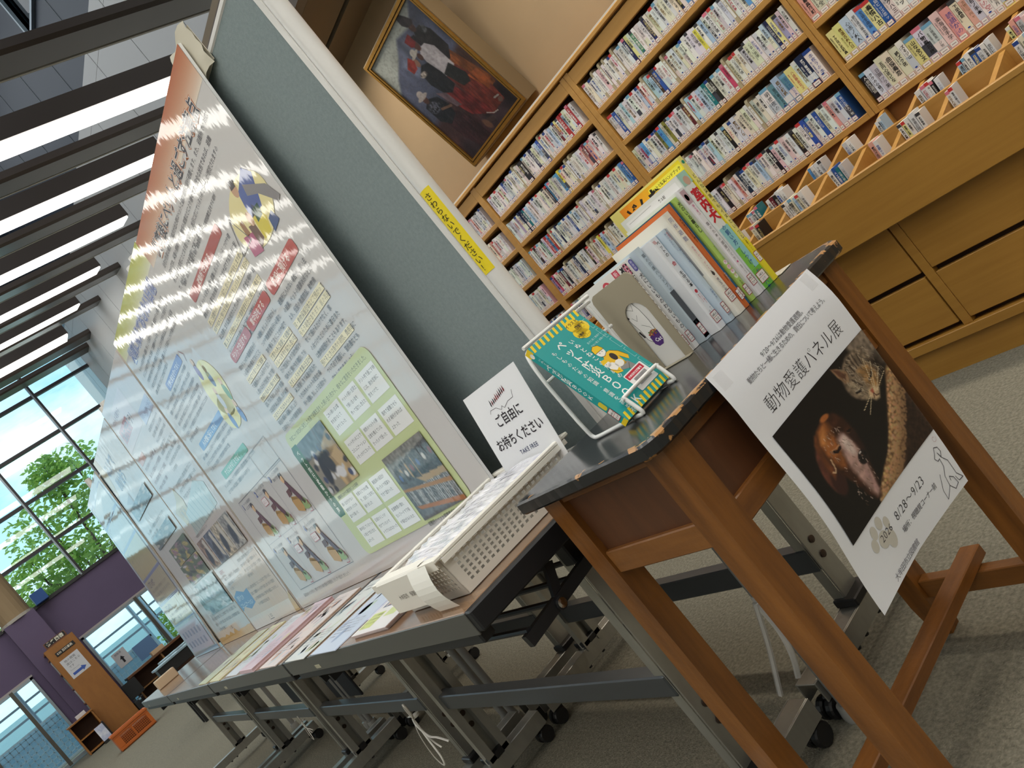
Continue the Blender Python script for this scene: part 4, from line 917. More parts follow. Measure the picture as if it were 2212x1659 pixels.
# ================================================================ FOLDING TABLES
TOPM = mat('brown_laminate', (150, 118, 90), .16, spec=.55, rgb2=(116, 86, 62), nscale=(2.2, 46, 46), detail=6)
EDGE = mat('dark_grey_edge', (86, 86, 82), .35, metal=.2)
BLACKM = mat('black_metal', (20, 21, 24), .45)
BEAMM = mat('dark_grey_beam', (72, 76, 80), .3, metal=.3)
LEGM = mat('grey_chromed_leg', (172, 171, 164), .3, metal=.65, rgb2=(150, 149, 142), nscale=(14, 14, 5))
def caster(t, x, y, s):
    c = MB()
    for dx in (-.012, .012): c.lathe([(.008, -.009), (.022, -.009), (.025, -.005), (.025, .005), (.022, .009), (.008, .009)], (x + dx, y + s * .01, .025), 16, 'x')
    w = c.build('caster', BLACKP, t)
    MB().bbox(x - .006, x + .006, y - .014, y + .02, .025, .052, .004).lathe([(.008, .03), (.008, .056)], (x, y, 0), 10).build('caster_fork', BLACKP, w)
def table(x0, x1, yc, label, group, top=(.514, .964), beamz=(.298, .346), beamy=.03, rack=True, flat=True):
    t = thing('folding_table', label, 'table', ((x0 + x1) / 2, yc, 0), group)
    ya, yb = top
    MB().bbox(x0 + .012, x1 - .006, ya + .004, yb - .004, .672, .700, .002).build('tabletop', TOPM, t)
    MB().bbox(x0, x1 - .0, ya, ya + .0038, .657, .6995, .001).bbox(x0, x1, yb - .0038, yb, .657, .6995, .001).build('edge_band', EDGE, t)
    MB().bbox(x1 - .0058, x1 + .018, ya + .002, yb - .002, .660, .6998, .003).build('end_band', BLACKM, t); MB().bbox(x0, x0 + .011, ya + .004, yb - .004, .660, .6998, .002).build('end_band', BLACKM, t)
    MB().bbox(x0 + .03, x1 - .02, ya + .006, ya + .034, .636, .671, .003).bbox(x0 + .03, x1 - .02, yb - .034, yb - .006, .636, .671, .003).build('under_rail', BLACKM, t)
    MB().box(x0 + .25, x0 + .29, ya - .0012, ya - .0002, .664, .674).build('maker_plate', mat('small_plate', (170, 164, 140), .4), t)
    for xl, s in ((x1 - .052, 1), (x0 + .052, -1)):
        l = MB(); l.bbox(xl - .0025, xl + .0025, yc + .018, yc + .073, .098, .665, .001)
        l.bbox(xl - s * .030, xl - s * .0026, yc + .016, yc + .0179, .098, .655, .0005).bbox(xl - s * .030, xl - s * .0026, yc + .0731, yc + .075, .098, .655, .0005)
        leg = l.build('leg', LEGM, t)
        for dz in (.255, .215): MB().lathe([(.0085, 0), (.0085, .003), (.0035, .004)], (xl + .0026, yc + .045, dz), 12, 'x').build('bolt', mat('brown_bolt', (70, 56, 48), .4, metal=.5), leg)
        ft = MB().bbox(xl - .0265, xl - .0225, yc - .213, yc + .213, .052, .098, .001).bbox(xl + .0225, xl + .0265, yc - .213, yc + .213, .052, .098, .001).bbox(xl - .0224, xl + .0224, yc - .213, yc + .213, .094, .0978, .001).build('foot', LEGM, t)
        MB().bbox(xl - .03, xl + .03, yc + .006, yc + .085, .0982, .118, .003).build('foot_sleeve', BLACKP, ft)
        g = MB()
        for d in (-.06, -.02, .05): g.lathe([(.006, .046), (.006, .052)], (xl + .02, yc + d, 0), 8)
        g.build('foot_stud', BLACKP, ft)
        caster(t, xl, yc + .185, 1); caster(t, xl, yc - .185, -1)
        hg = MB().bbox(xl - .020, xl + .016, yc + .012, yc + .08, .605, .664, .003); hg.lathe([(.011, -.02), (.011, .02)], (xl, yc + .03, .615), 12, 'x'); hg.build('hinge', BLACKM, t)
    MB().bbox(x0 + .056, x1 - .056, yc + beamy - .018, yc + beamy + .018, beamz[0], beamz[1], .003).build('stretcher_beam', BEAMM, t)
    if rack:
        for y in (yc - .15, yc - .085, yc - .02, yc + .045): MB().tube([(x0 + .05, y, .600), (x1 - .012, y, .600)], .0058, 8).build('rack_rod', BLACKM, t)
        for x in (x1 - .012, x0 + .05):
            r_ = MB().beam((x, yc - .165, .588), (x, yc + .06, .606), .014, .022).build('rack_bar', BLACKM, t)
            MB().beam((x, yc - .075, .592), (x, yc - .045, .655), .010, .018).lathe([(.012, .0), (.012, .004)], (x + .007, yc - .078, .592), 12, 'x').build('rack_bracket', BLACKM, r_)
            MB().lathe([(.009, 0), (.009, .003), (.004, .0035)], (x + .0112, yc - .078, .592), 12, 'x').build('rivet', CHROME, r_)
    return t
TX = [-1.213, -2.397, -3.594, -4.82, -6.05]
tl = ['brown topped folding table holding the white basket and booklets', 'brown topped folding table under the pink and cream flyers', 'brown topped folding table before the pink exhibit panel', 'far folding table whose bare end shines with window light']
for i in range(4): table(TX[i + 1] + .003, TX[i] - (.02 if i == 0 else .021), .739, tl[i], 'front row of folding tables')
for i in range(3): table(TX[i + 1] + .003, TX[i] - .021, 1.2, ['empty folding table behind the grey board, nearest to the desk', 'second empty folding table behind the grey boards', 'third empty folding table behind the grey boards'][i], 'rear row of folding tables', top=(1.07, 1.42), beamz=(.192, .250), rack=False)

# dark hanging modesty cloths under the far tables
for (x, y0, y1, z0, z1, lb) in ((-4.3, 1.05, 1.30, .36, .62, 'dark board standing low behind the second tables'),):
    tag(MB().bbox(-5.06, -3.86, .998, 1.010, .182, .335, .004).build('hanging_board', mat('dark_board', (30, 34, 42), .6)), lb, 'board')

# ---- things tied round the legs
STRING = mat('white_poly_string', (226, 222, 214), .45, noise=.1, nscale=(60, 60, 60))
def ribbon(mb, pts, w, th=.0009):
    pts = [Vector(p) for p in pts]; n = len(pts)
    mb.tube(pts, w / 2, 6, ry=w / 4); return mb
def smooth(pts, k=5):
    pts = [Vector(p) for p in pts]; out = []
    P = [pts[0] * 2 - pts[1]] + pts + [pts[-1] * 2 - pts[-2]]
    for i in range(1, len(P) - 2):
        for j in range(k):
            t = j / k; a, b, c, d = P[i - 1], P[i], P[i + 1], P[i + 2]
            out.append(.5 * ((2 * b) + (c - a) * t + (2 * a - 5 * b + 4 * c - d) * t * t + (3 * b - a - 3 * c + d) * t ** 3))
    out.append(pts[-1]); return out
def bow(name, label, c, s, reach=True):
    x, y, z = c; t = thing(name, label, 'string', c); V = lambda a, b, e=0: (x + a * s, y + e * s, z + b * s)
    MB().lathe([(.004 * s, -.006 * s), (.011 * s, -.004 * s), (.012 * s, .004 * s), (.005 * s, .007 * s)], c, 10).build('knot', STRING, t, smooth=True)
    m = MB(); ribbon(m, smooth([V(0, 0, -.2 * .05), V(.03, .035, -.02), V(.058, .062, -.025), (x + .066 * s, y - .026 * s, z + .05 * s), V(.045, .022, -.02), V(.004, .0, -.012)]), .006 * s); m.build('loop', STRING, t, smooth=True)
    m = MB(); ribbon(m, smooth([V(0, 0, -.012), V(-.006, -.05, -.025), V(-.012, -.12, -.03), V(.015, -.15, -.032), V(.038, -.12, -.03), V(.022, -.06, -.022), V(.002, -.004, -.012)]), .006 * s); m.build('loop', STRING, t, smooth=True)
    m = MB(); ribbon(m, smooth([V(0, 0, -.012), V(.05, -.008, -.03), V(.075, -.045, -.03), V(.11, -.055, -.025), V(.15, -.072, -.02)]), .006 * s); m.build('tail', STRING, t, smooth=True)
    m = MB(); ribbon(m, smooth([V(0, 0, -.012), V(.02, -.07, -.016), V(.05, -.10, -.016)]), .005 * s); m.build('tail', STRING, t, smooth=True)
    m = MB(); ribbon(m, smooth([V(.002, 0, -.008), V(-.03, -.004, .0), V(-.075, -.008, .004)]), .008 * s); m.build('band', STRING, t, smooth=True)
bow('string_bow', 'large white string bow tying the legs below the basket table', (-2.362, .686, .345), 1.0)
bow('string_bow', 'small white string bow tying table legs further along the row', (-3.56, .686, .345), .55)
FILM = mat('clear_plastic', (226, 226, 224), .15, alpha=.45, spec=.6)
pt_ = thing('plastic_tie', 'torn clear plastic tape tied round the grey partition pole', 'plastic tape', (-1.243, 1.0, .30))
m = MB(); ribbon(m, smooth([(-1.242, .985, .302), (-1.262, .96, .22), (-1.29, .93, .13)]), .022); m.build('tail', FILM, pt_, smooth=True)
m = MB(); ribbon(m, smooth([(-1.238, .984, .302), (-1.225, .975, .24), (-1.226, .962, .19), (-1.245, .955, .145)]), .012); m.build('tail', FILM, pt_, smooth=True)
m = MB(); m.lathe([(.0145, .293), (.016, .298), (.016, .306), (.0145, .312)], (-1.243, 1.004, 0), 16); m.build('wrap', FILM, pt_, smooth=True)

# ---- flyers and booklets on the tables
def sheetmat(): return INK
def stack(name, label, cat, x, y, w, h, th, rot, painter, group='flyer stacks laid along the tables', fan=0):
    """w along x, h along y; corner (x, y) is the front corner of smaller x; rot about that corner"""
    t = thing(name, label, cat, (x, y, .7003), group); ca, sa = math.cos(R(rot)), math.sin(R(rot)); n = max(2, min(9, int(th / .0012)))
    m = MB(); q = random.Random(label)
    for k in range(n):
        dx, dy = (q.uniform(-.0015, .0015), q.uniform(-.0015, .0015)); dx += fan * k; z0 = .7004 + th * k / n; z1 = .7004 + th * (k + 1) / n - .00004
        g = lambda u, v, z: (x + u * ca - v * sa + dx, y + u * sa + v * ca - fan * k * .6, z)
        m.add([g(0, 0, z0), g(w, 0, z0), g(w, h, z0), g(0, h, z0), g(0, 0, z1), g(w, 0, z1), g(w, h, z1), g(0, h, z1)], [(0, 3, 2, 1), (4, 5, 6, 7), (0, 1, 5, 4), (1, 2, 6, 5), (2, 3, 7, 6), (3, 0, 4, 7)])
    m.build('sheets', mat('paper_' + painter[1], painter[0], .5), t)
    dx, dy = fan * (n - 1), -fan * (n - 1) * .6
    p = Print(lambda u, v, hh: (x + u * ca - v * sa + dx, y + u * sa + v * ca + dy, .7004 + th + hh), step=.00008, base=.0002)
    painter[2](p, w, h); p.build('cover_print', mat_print, t)
mat_print = ink_mat('glossy_flyer_ink', .3, coat=.3, coat_rough=.2)
def blobs(cols, n, sd, title=None):
    def f(p, w, h):
        q = random.Random(sd)
        p.rect(.002, .002, w - .002, h - .002, cols[0]); p.layer()
        for k in range(n): p.ell(q.uniform(.1, .9) * w, q.uniform(.1, .9) * h, q.uniform(.05, .16) * w, q.uniform(.02, .07) * h, q.choice(cols), 12, q.uniform(0, 90))
        p.layer(); softlines(p, .02, h * .9, w * .7, .010, 3, sd, (120, 116, 124)); softlines(p, .02, h * .35, w * .7, .007, 6, sd + 1, (130, 126, 134))
    return f
stack('flyer_stack', 'pale blue flyers with grey brush marks, beside the white basket', 'flyers', -2.120, .515, .225, .32, .002, -2, ((206, 216, 234), 'blue', blobs([(202, 214, 234), (176, 190, 220), (222, 228, 240), (150, 168, 200), (184, 206, 190)], 16, 51)))
stack('flyer_stack', 'flyers with pale green and blue sketches, overhanging the table seam', 'flyers', -2.378, .516, .215, .32, .002, -2, ((226, 226, 222), 'greenish', blobs([(224, 226, 222), (196, 210, 214), (206, 212, 176), (150, 166, 180), (222, 196, 196)], 22, 52)))
stack('flyer_stack', 'flyers with peach and orange brush pictures', 'flyers', -2.690, .518, .225, .32, .003, -2, ((234, 218, 212), 'peach', blobs([(234, 218, 212), (220, 170, 140), (206, 206, 206), (236, 208, 200), (196, 180, 190)], 20, 53)))
stack('flyer_stack', 'thick stack of pink booklets with curling covers', 'flyers', -2.975, .520, .22, .325, .012, -2, ((226, 196, 204), 'pink', blobs([(224, 194, 204), (210, 170, 184), (226, 204, 210), (176, 176, 196), (222, 206, 150)], 18, 54)))
stack('flyer_stack', 'white flyers with lime green leaves', 'flyers', -3.285, .530, .22, .31, .002, -2, ((220, 222, 226), 'lime', blobs([(218, 220, 226), (176, 190, 90), (206, 208, 220), (196, 206, 160)], 16, 55)))
stack('flyer_stack', 'yellow and orange patterned flyers', 'flyers', -3.60, .525, .24, .31, .003, -2, ((226, 220, 180), 'yellow', blobs([(226, 220, 170), (218, 180, 140), (222, 206, 160), (206, 120, 110), (200, 206, 200)], 22, 56)))
stack('flyer_stack', 'faded olive flyers, last along the tables', 'flyers', -3.89, .530, .22, .31, .002, -2, ((206, 208, 168), 'olive', blobs([(204, 206, 170), (176, 182, 130), (220, 214, 190), (190, 160, 150)], 14, 57)))
def booklet(p, w, h):
    p.rect(.001, .001, w - .001, h - .001, (236, 232, 230)); p.layer(); p.ell(w * .32, h * .86, .03, .018, (206, 60, 90), 14); p.rect(w * .1, h * .30, w * .62, h * .62, (70, 84, 120)); p.layer()
    q = random.Random(4)
    for k in range(26): p.ell(w * q.uniform(.14, .58), h * q.uniform(.33, .55), .007, .011, q.choice([(150, 60, 60), (206, 190, 180), (60, 60, 70), (190, 120, 70), (110, 120, 170)]), 7)
    p.rect(w * .40, h * .52, w * .58, h * .60, (226, 230, 236)); p.rect(w * .04, h * .06, w * .40, h * .24, (206, 216, 110)); p.rect(w * .5, h * .16, w * .8, h * .26, (206, 216, 140)); p.layer()
    p.text('お得・助かる', w * .2, h * .845, .010, (250, 236, 240)); softlines(p, w * .06, h * .2, w * .32, .0075, 4, 61, (90, 96, 50)); softlines(p, w * .15, h * .74, w * .6, .0085, 3, 62); softlines(p, w * .68, h * .58, w * .26, .006, 9, 63)
stack('booklet_pile', 'fanned pile of white booklets with a meeting photograph on the cover', 'booklets', -1.825, .535, .212, .285, .010, 0, ((232, 220, 222), 'booklet', booklet), 'booklets beside the basket', fan=.0016)
stack('flyer_stack', 'white leaflets with lavender sky picture under the booklets', 'flyers', -1.905, .60, .21, .297, .0012, 4, ((214, 214, 232), 'lavender', blobs([(212, 212, 234), (190, 200, 226), (176, 196, 140), (226, 224, 232)], 14, 58)))

# ---- white basket
BW = mat('ivory_plastic', (240, 236, 226), .35, spec=.4)
BX0, BX1, BY0, BY1, BZ0, BZ1 = -1.548, -1.295, .572, .895, .7015, .786
bk = thing('storage_basket', 'ivory perforated plastic basket full of wrapped leaflets', 'basket', ((BX0 + BX1) / 2, (BY0 + BY1) / 2, .70))
tp_ = .010    # the walls lean out by this much
def wall(name, A, B, n, rows_, flare):
    """perforated wall from A to B (bottom line), leaning outwards"""
    A = Vector(A); B = Vector(B); L_ = (B - A).length; U = (B - A) / L_; H = BZ1 - BZ0 - .008; F = Vector(flare)
    def g(u, v, d):
        e = tp_ * v / H; uu = u * (1 + 2 * e / L_) - e
        return A + U * uu + F * (e + d) + Vector((0, 0, v))
    m = MB()
    def quad(u0, v0, u1, v1):
        a = [g(u0, v0, 0), g(u1, v0, 0), g(u1, v1, 0), g(u0, v1, 0), g(u0, v0, -.002), g(u1, v0, -.002), g(u1, v1, -.002), g(u0, v1, -.002)]
        m.add(a, [(0, 1, 2, 3), (7, 6, 5, 4), (0, 4, 5, 1), (1, 5, 6, 2), (2, 6, 7, 3), (3, 7, 4, 0)])
    z0, z1 = .014, H; hh = (z1 - z0 - .003) / rows_; hole = .0052
    quad(0, 0, L_, z0)
    for r_ in range(rows_):
        va = z0 + r_ * hh; vb = va + hole; vc = z0 + (r_ + 1) * hh; m0 = .014; pw = (L_ - 2 * m0) / n; ps = pw * .45
        quad(0, va, m0, vb); quad(L_ - m0, va, L_, vb)
        for k in range(n): quad(m0 + k * pw, va, m0 + k * pw + ps, vb)
        quad(0, vb, L_, vc)
    quad(0, z1 - .003, L_, H)
    o = m.build(name, BW, bk)
    return o
wall('side_wall', (BX0, BY0, BZ0), (BX1, BY0, BZ0), 17, 7, (0, -1, 0)); wall('side_wall', (BX1, BY0, BZ0), (BX1, BY1, BZ0), 22, 7, (1, 0, 0))
wall('side_wall', (BX1, BY1, BZ0), (BX0, BY1, BZ0), 17, 7, (0, 1, 0)); wall('side_wall', (BX0, BY1, BZ0), (BX0, BY0, BZ0), 22, 7, (-1, 0, 0))
MB().box(BX0, BX1, BY0, BY1, BZ0, BZ0 + .003).build('basket_floor', BW, bk)
m = MB(); e = tp_
m.bbox(BX0 - e - .012, BX1 + e + .012, BY0 - e - .014, BY0 - e + .004, BZ1 - .006, BZ1 + .002, .002).bbox(BX0 - e - .012, BX1 + e + .012, BY1 + e - .004, BY1 + e + .014, BZ1 - .006, BZ1 + .002, .002)
m.bbox(BX0 - e - .012, BX0 - e + .003, BY0 - e + .0041, BY1 + e - .0041, BZ1 - .006, BZ1 + .002, .002).bbox(BX1 + e - .003, BX1 + e + .012, BY0 - e + .0041, BY1 + e - .0041, BZ1 - .006, BZ1 + .002, .002)
m.bbox(BX0 - e - .012, BX1 + e + .012, BY0 - e - .0155, BY0 - e - .0142, BZ1 - .016, BZ1 + .002, .0005).bbox(BX1 + e + .0106, BX1 + e + .012, BY0 - e, BY1 + e, BZ1 - .016, BZ1 - .0062, .0005)
m.build('rim', BW, bk)
lt = thing('name_slip', 'folded paper slip with printed name hanging over the basket end', 'paper', (-1.44, .55, .72))
def slip(u, v, d=0):   # over the rim then down
    if v > .84: a = (v - .84) / .16; return (-1.545 + .21 * u, .545 + .030 * a - d * 0, BZ1 + .0035 + d)
    return (-1.545 + .21 * u, .5445 - d + .004 * (.84 - v), BZ1 + .003 - (.84 - v) * .085)
MB().grid(slip, 8, 14).build('slip_sheet', mat('slip_paper', (236, 232, 222), .6), lt)
p = Print(lambda u, v, hh: slip(u / .21, v / .1, hh)); p.text('大牟田市　保健衛生課', .055, .030, .0135, (110, 104, 96), sx=.8); p.build('slip_print', INK, lt)
tag(MB().grid(lambda u, v: (-1.372 + .082 * u + .012 * (1 - v), .540 - .012 * math.sin(3 * (1 - v)), .788 - .085 * (1 - v)), 4, 8).build('paper_flap', mat('flap_paper', (238, 235, 226), .55)), 'cream paper flap folded over the basket corner', 'paper')
WRAP = mat('clear_wrapped_paper', (232, 230, 230), .18, coat=1.0, coat_rough=.03, bump=.6, bscale=40, bstretch=(.25, 1.6, 1), bdist=.01, rgb2=(196, 196, 214), nscale=(14, 26, 4))
for k in range(15):
    q = random.Random(k + 70); y = .592 + .0195 * k; ph = q.uniform(0, 6)
    def sh(u, v, y=y, ph=ph, q=q):
        return (-1.54 + .24 * u, y + .036 * v + .0015 * math.sin(20 * u + ph), .772 + .013 * v + .002 * math.sin(8 * u + ph) - .003 * abs(u - .5))
    m = MB().grid(sh, 14, 3); o = m.build('wrapped_leaflet', WRAP, None, smooth=True, loc=(-1.42, y, .77))
    tag(o, 'clear wrapped leaflet set in the ivory basket, %s from its name slip' % ('%d%s' % (k + 1, {0: 'st', 1: 'nd', 2: 'rd'}.get(k, 'th'))), 'leaflet', 'wrapped leaflets in the basket')
tag(MB().bbox(-1.54, -1.303, .58, .888, .7052, .770, .004).build('leaflet_stack', mat('leaflet_block', (214, 210, 204), .5)), 'stack of leaflets filling the ivory basket below the wrapped ones', 'leaflets')
# take-free card
cd = thing('sign_card', 'white take free card with black lettering standing in the basket', 'sign', (-1.31, .877, .72))
CX0, CY0, CZ0 = -1.481, .872, .705
cm = lambda u, v, h: (CX0 + u, CY0 + .174 * v - h, CZ0 + v)
MB().add([cm(0, 0, 0), cm(.222, 0, 0), cm(.222, .246, 0), cm(0, .246, 0), cm(0, 0, -.0006), cm(.222, 0, -.0006), cm(.222, .246, -.0006), cm(0, .246, -.0006)], [(0, 1, 2, 3), (7, 6, 5, 4), (0, 4, 5, 1), (1, 5, 6, 2), (2, 6, 7, 3), (3, 7, 4, 0)]).build('card_sheet', mat('white_card', (236, 236, 238), .5), cd)
p = Print(cm)
q = random.Random(6)
for k in range(10): x_ = .080 + k * .0072; y_ = .203 + .011 * k / 9; p.poly([(x_, y_), (x_ + .003, y_ + q.uniform(.008, .014)), (x_ + .0055, y_ + q.uniform(.0, .006)), (x_ + .002, y_ - .003)], q.choice([(110, 40, 50), (70, 60, 66), (140, 60, 60), (50, 44, 50)])); p.ell(x_ + .003, y_ + .002, .0018, .003, q.choice([(170, 60, 60), (80, 80, 84), (60, 50, 50)]), 7, q.uniform(0, 90))
p.line([(.064, .190), (.070, .196), (.092, .195), (.107, .186), (.114, .192), (.120, .186), (.140, .193), (.162, .194), (.170, .207)], .0010, (90, 86, 90)); p.layer()
p.text('ご自由に', .064, .160, .0265, (36, 22, 30), bold=.010, res=3); p.text('お持ちください', .022, .118, .0262, (36, 22, 30), bold=.010, res=3); p.text('TAKE FREE', .086, .0915, .0132, (36, 44, 92), res=3); p.build('card_print', INK, cd)
# ================================================================ OLD WOODEN DESK
DW = mat('desk_wood', (142, 90, 38), .34, spec=.5, rgb2=(98, 58, 22), nscale=(30, 30, 3), detail=6, bump=.08, bscale=60)
DW2 = mat('desk_wood_cross', (140, 88, 38), .36, rgb2=(98, 58, 24), nscale=(30, 3, 30), detail=6, bump=.08, bscale=60)
DW3 = mat('desk_wood_long', (142, 92, 42), .36, rgb2=(104, 64, 28), nscale=(3, 30, 30), detail=6, bump=.08, bscale=60)
DPAN = mat('desk_panel_board', (96, 58, 34), .42, rgb2=(80, 48, 28), nscale=(40, 40, 5), detail=5)
def desktop_mat():
    m = mat('worn_black_desktop', (38, 40, 42), .13, spec=.6); nt = m.node_tree; N = nt.nodes.new; L = nt.links.new; b = nt.nodes['Principled BSDF']
    tc = N('ShaderNodeTexCoord'); g = N('ShaderNodeNewGeometry'); nz = N('ShaderNodeTexNoise'); nz.inputs['Scale'].default_value = 46; nz.inputs['Detail'].default_value = 5; L(tc.outputs['Object'], nz.inputs[0])
    at = N('ShaderNodeAttribute'); at.attribute_name = 'col'
    ad = N('ShaderNodeMath'); ad.operation = 'MULTIPLY_ADD'; L(at.outputs['Fac'], ad.inputs[0]); ad.inputs[1].default_value = .30; L(nz.outputs[0], ad.inputs[2])
    rp = N('ShaderNodeValToRGB'); L(ad.outputs[0], rp.inputs[0]); e = rp.color_ramp.elements; e[0].position = .80; e[0].color = (*lin((34, 35, 37)), 1); e[1].position = .84; e[1].color = (*lin((176, 130, 82)), 1)
    L(rp.outputs[0], b.inputs['Base Color'])
    n2 = N('ShaderNodeTexNoise'); n2.inputs['Scale'].default_value = 9; n2.inputs['Detail'].default_value = 6; L(tc.outputs['Object'], n2.inputs[0])
    r2 = N('ShaderNodeMapRange'); L(n2.outputs[0], r2.inputs[0]); r2.inputs[3].default_value = .08; r2.inputs[4].default_value = .3; L(r2.outputs[0], b.inputs['Roughness'])
    return m
DTOP = desktop_mat()
DX0, DX1, DY0, DY1, DZ = -1.172, -.812, .672, 1.280, .775
dk = thing('wooden_desk', 'old brown wooden desk with worn black top and chipped edges', 'desk', ((DX0 + DX1) / 2, (DY0 + DY1) / 2, 0))
# top: many-sided slab; wear attribute 1 along the near rim
mb = MB(); q = random.Random(5)
def rim_poly(ins):
    c = .018; a, b, e, f = DX0 + ins, DX1 - ins, DY0 + ins, DY1 - ins
    out = []
    def seg(p0, p1, n, wob):
        for k in range(n): t = k / n; out.append((p0[0] + (p1[0] - p0[0]) * t + q.uniform(-wob, wob), p0[1] + (p1[1] - p0[1]) * t + q.uniform(-wob, wob)))
    seg((a + .006, e), (b - c, e), 26, .0004); seg((b - c, e), (b - .004, e + c * .8), 5, .0005); seg((b - .004, e + c * .8), (b, e + c * 1.6), 3, .0006); seg((b, e + c * 1.6), (b, f - .02), 46, .0011); seg((b, f - .02), (b - .02, f), 4, .0006); seg((b - .02, f), (a + .006, f), 20, .0004); seg((a + .006, f), (a, f - .006), 1, 0); seg((a, f - .006), (a, e + .006), 30, .0004); seg((a, e + .006), (a + .006, e), 1, 0)
    return out
q = random.Random(5); P0 = rim_poly(.0035); q = random.Random(5); P1 = rim_poly(.0); q = random.Random(5); P2 = rim_poly(.012); n = len(P0)
vs = [(x, y, DZ) for x, y in P2] + [(x, y, DZ - .0003) for x, y in P0] + [(x, y, DZ - .0035) for x, y in P1] + [(x, y, DZ - .020) for x, y in P1] + [(x, y, DZ - .0235) for x, y in P0]
wear = lambda i: 1.0 if (24 <= i % n < 90) else (.55 if i % n < 24 else .4)
fs = [tuple(range(n))]; cs = [(0, 0, 0)]
for r_ in range(4):
    for k in range(n):
        fs.append((r_ * n + k, r_ * n + (k + 1) % n, (r_ + 1) * n + (k + 1) % n, (r_ + 1) * n + k)); w_ = wear(k) * (1.15 if r_ == 0 else 1.0 if r_ == 1 else .60 if r_ == 2 else .7); cs.append((w_,) * 3)
fs.append(tuple(4 * n + k for k in reversed(range(n)))); cs.append((0, 0, 0))
mb.v = vs; mb.f = fs; mb.c = cs; mb.build('desktop', DTOP, dk, colored=True)
LW = .046
LX = (-1.148, -.832 - LW); LY = (.700, 1.206)
for i, x in enumerate(LX):
    for j, y in enumerate(LY):
        m = MB().bbox(x, x + LW, y, y + LW, .07, .751, .003)
        m.prism([(x + .008, y + .008), (x + LW - .008, y + .008), (x + LW - .008, y + LW - .008), (x + .008, y + LW - .008)], lambda u, v, t: (u, v, t), .0, .07)
        # taper near the floor
        m = MB(); a = [(x, y), (x + LW, y), (x + LW, y + LW), (x, y + LW)]; c_ = (x + LW / 2, y + LW / 2)
        rings = [(0, .74), (.01, .80), (.075, 1.0), (.751, 1.0)]; vv = []
        for (z, s) in rings: vv += [(c_[0] + (px - c_[0]) * s, c_[1] + (py - c_[1]) * s, z) for px, py in a]
        ff = [(3, 2, 1, 0), (12, 13, 14, 15)] + [(r_ * 4 + k, r_ * 4 + (k + 1) % 4, r_ * 4 + 4 + (k + 1) % 4, r_ * 4 + 4 + k) for r_ in range(3) for k in range(4)]
        m.add(vv, ff).build('leg', DW, dk)
# end and front aprons with recessed board
def apron(x0, x1, y0, y1, axis, mt):
    if axis == 'x':
        MB().bbox(x0, x1, y0, y0 + .03, .592, .633, .002).build('apron_rail', mt, dk); MB().bbox(x0, x1, y0, y0 + .03, .735, .751, .001).build('apron_rail', mt, dk); MB().box(x0, x1, y0 + .009, y0 + .015, .633, .735).build('apron_board', DPAN, dk)
    else:
        MB().bbox(x1 - .03, x1, y0, y1, .592, .630, .002).build('apron_rail', mt, dk); MB().bbox(x1 - .03, x1, y0, y1, .728, .751, .001).build('apron_rail', mt, dk); MB().box(x1 - .016, x1 - .010, y0, y1, .630, .728).build('apron_board', DPAN, dk)
apron(LX[0] + LW, LX[1], LY[0] + .004, 0, 'x', DW3); apron(LX[0] + LW, LX[1], LY[1] + .010, 0, 'x', DW3)
apron(0, LX[1] + LW - .004, LY[0] + LW, LY[1], 'y', DW2); apron(0, LX[0] + .034, LY[0] + LW, LY[1], 'y', DW2)
MB().bbox(LX[0] + LW, LX[1], LY[1] + .010, LY[1] + .036, .085, .125, .002).build('end_stretcher', DW3, dk); MB().bbox(LX[0] + LW, LX[1], LY[0] + .010, LY[0] + .036, .085, .125, .002).build('end_stretcher', DW3, dk)
MB().bbox(-1.012, -.972, LY[0] + .0, LY[1] + .062, .1255, .150, .002).build('long_stretcher', DW2, dk)

# ---- books standing on the desk
COVER = INK_SPINE
PAGES = mat('book_pages', (226, 218, 200), .8, bump=.3, bscale=900, bstretch=(.02, 1, .02))
BZ = DZ + .0006
def book(label, y0, y1, xs, dep, h, rgb, deco, cover=None, group='pet books standing on the desk'):
    """spine faces +x at xs; covers face -y / +y"""
    t = thing('pet_book', label, 'book', (xs - dep / 2, (y0 + y1) / 2, BZ), group); c = lin(rgb); w = y1 - y0; th = min(.0022, w * .22)
    m = MB(); rc = min(.0035, w * .3)   # rounded spine corners
    m.add([], [])
    prof = [(xs - dep, y0), (xs - rc, y0), (xs - rc * .3, y0 + rc * .3), (xs, y0 + rc), (xs, y1 - rc), (xs - rc * .3, y1 - rc * .3), (xs - rc, y1), (xs - dep, y1), (xs - dep, y1 - th), (xs - th, y1 - th), (xs - th, y0 + th), (xs - dep, y0 + th)]
    # cover shell (C section) as quads, top and bottom strips
    nP = len(prof); vs = [(a, b, BZ) for a, b in prof] + [(a, b, BZ + h) for a, b in prof]
    fs = [(i, (i + 1) % nP, nP + (i + 1) % nP, nP + i) for i in range(nP)] + [tuple(nP + i for i in range(nP)), tuple(reversed(range(nP)))]
    m.add(vs, fs, c); m.build('cover', COVER, t, colored=True)
    MB().box(xs - dep + .003, xs - th, y0 + th, y1 - th, BZ + .003, BZ + h - .003).build('pages', PAGES, t)
    p = Print(lambda u, v, hh: (xs + hh, y0 + u, BZ + v), step=.00006, base=.0002); deco(p, w, h); p.build('spine_print', COVER, t)
    if cover:
        p = Print(lambda u, v, hh: (xs - dep + u, y0 - hh, BZ + v), step=.00006, base=.0002); cover(p, dep, h); p.build('cover_print', COVER, t)
    return t
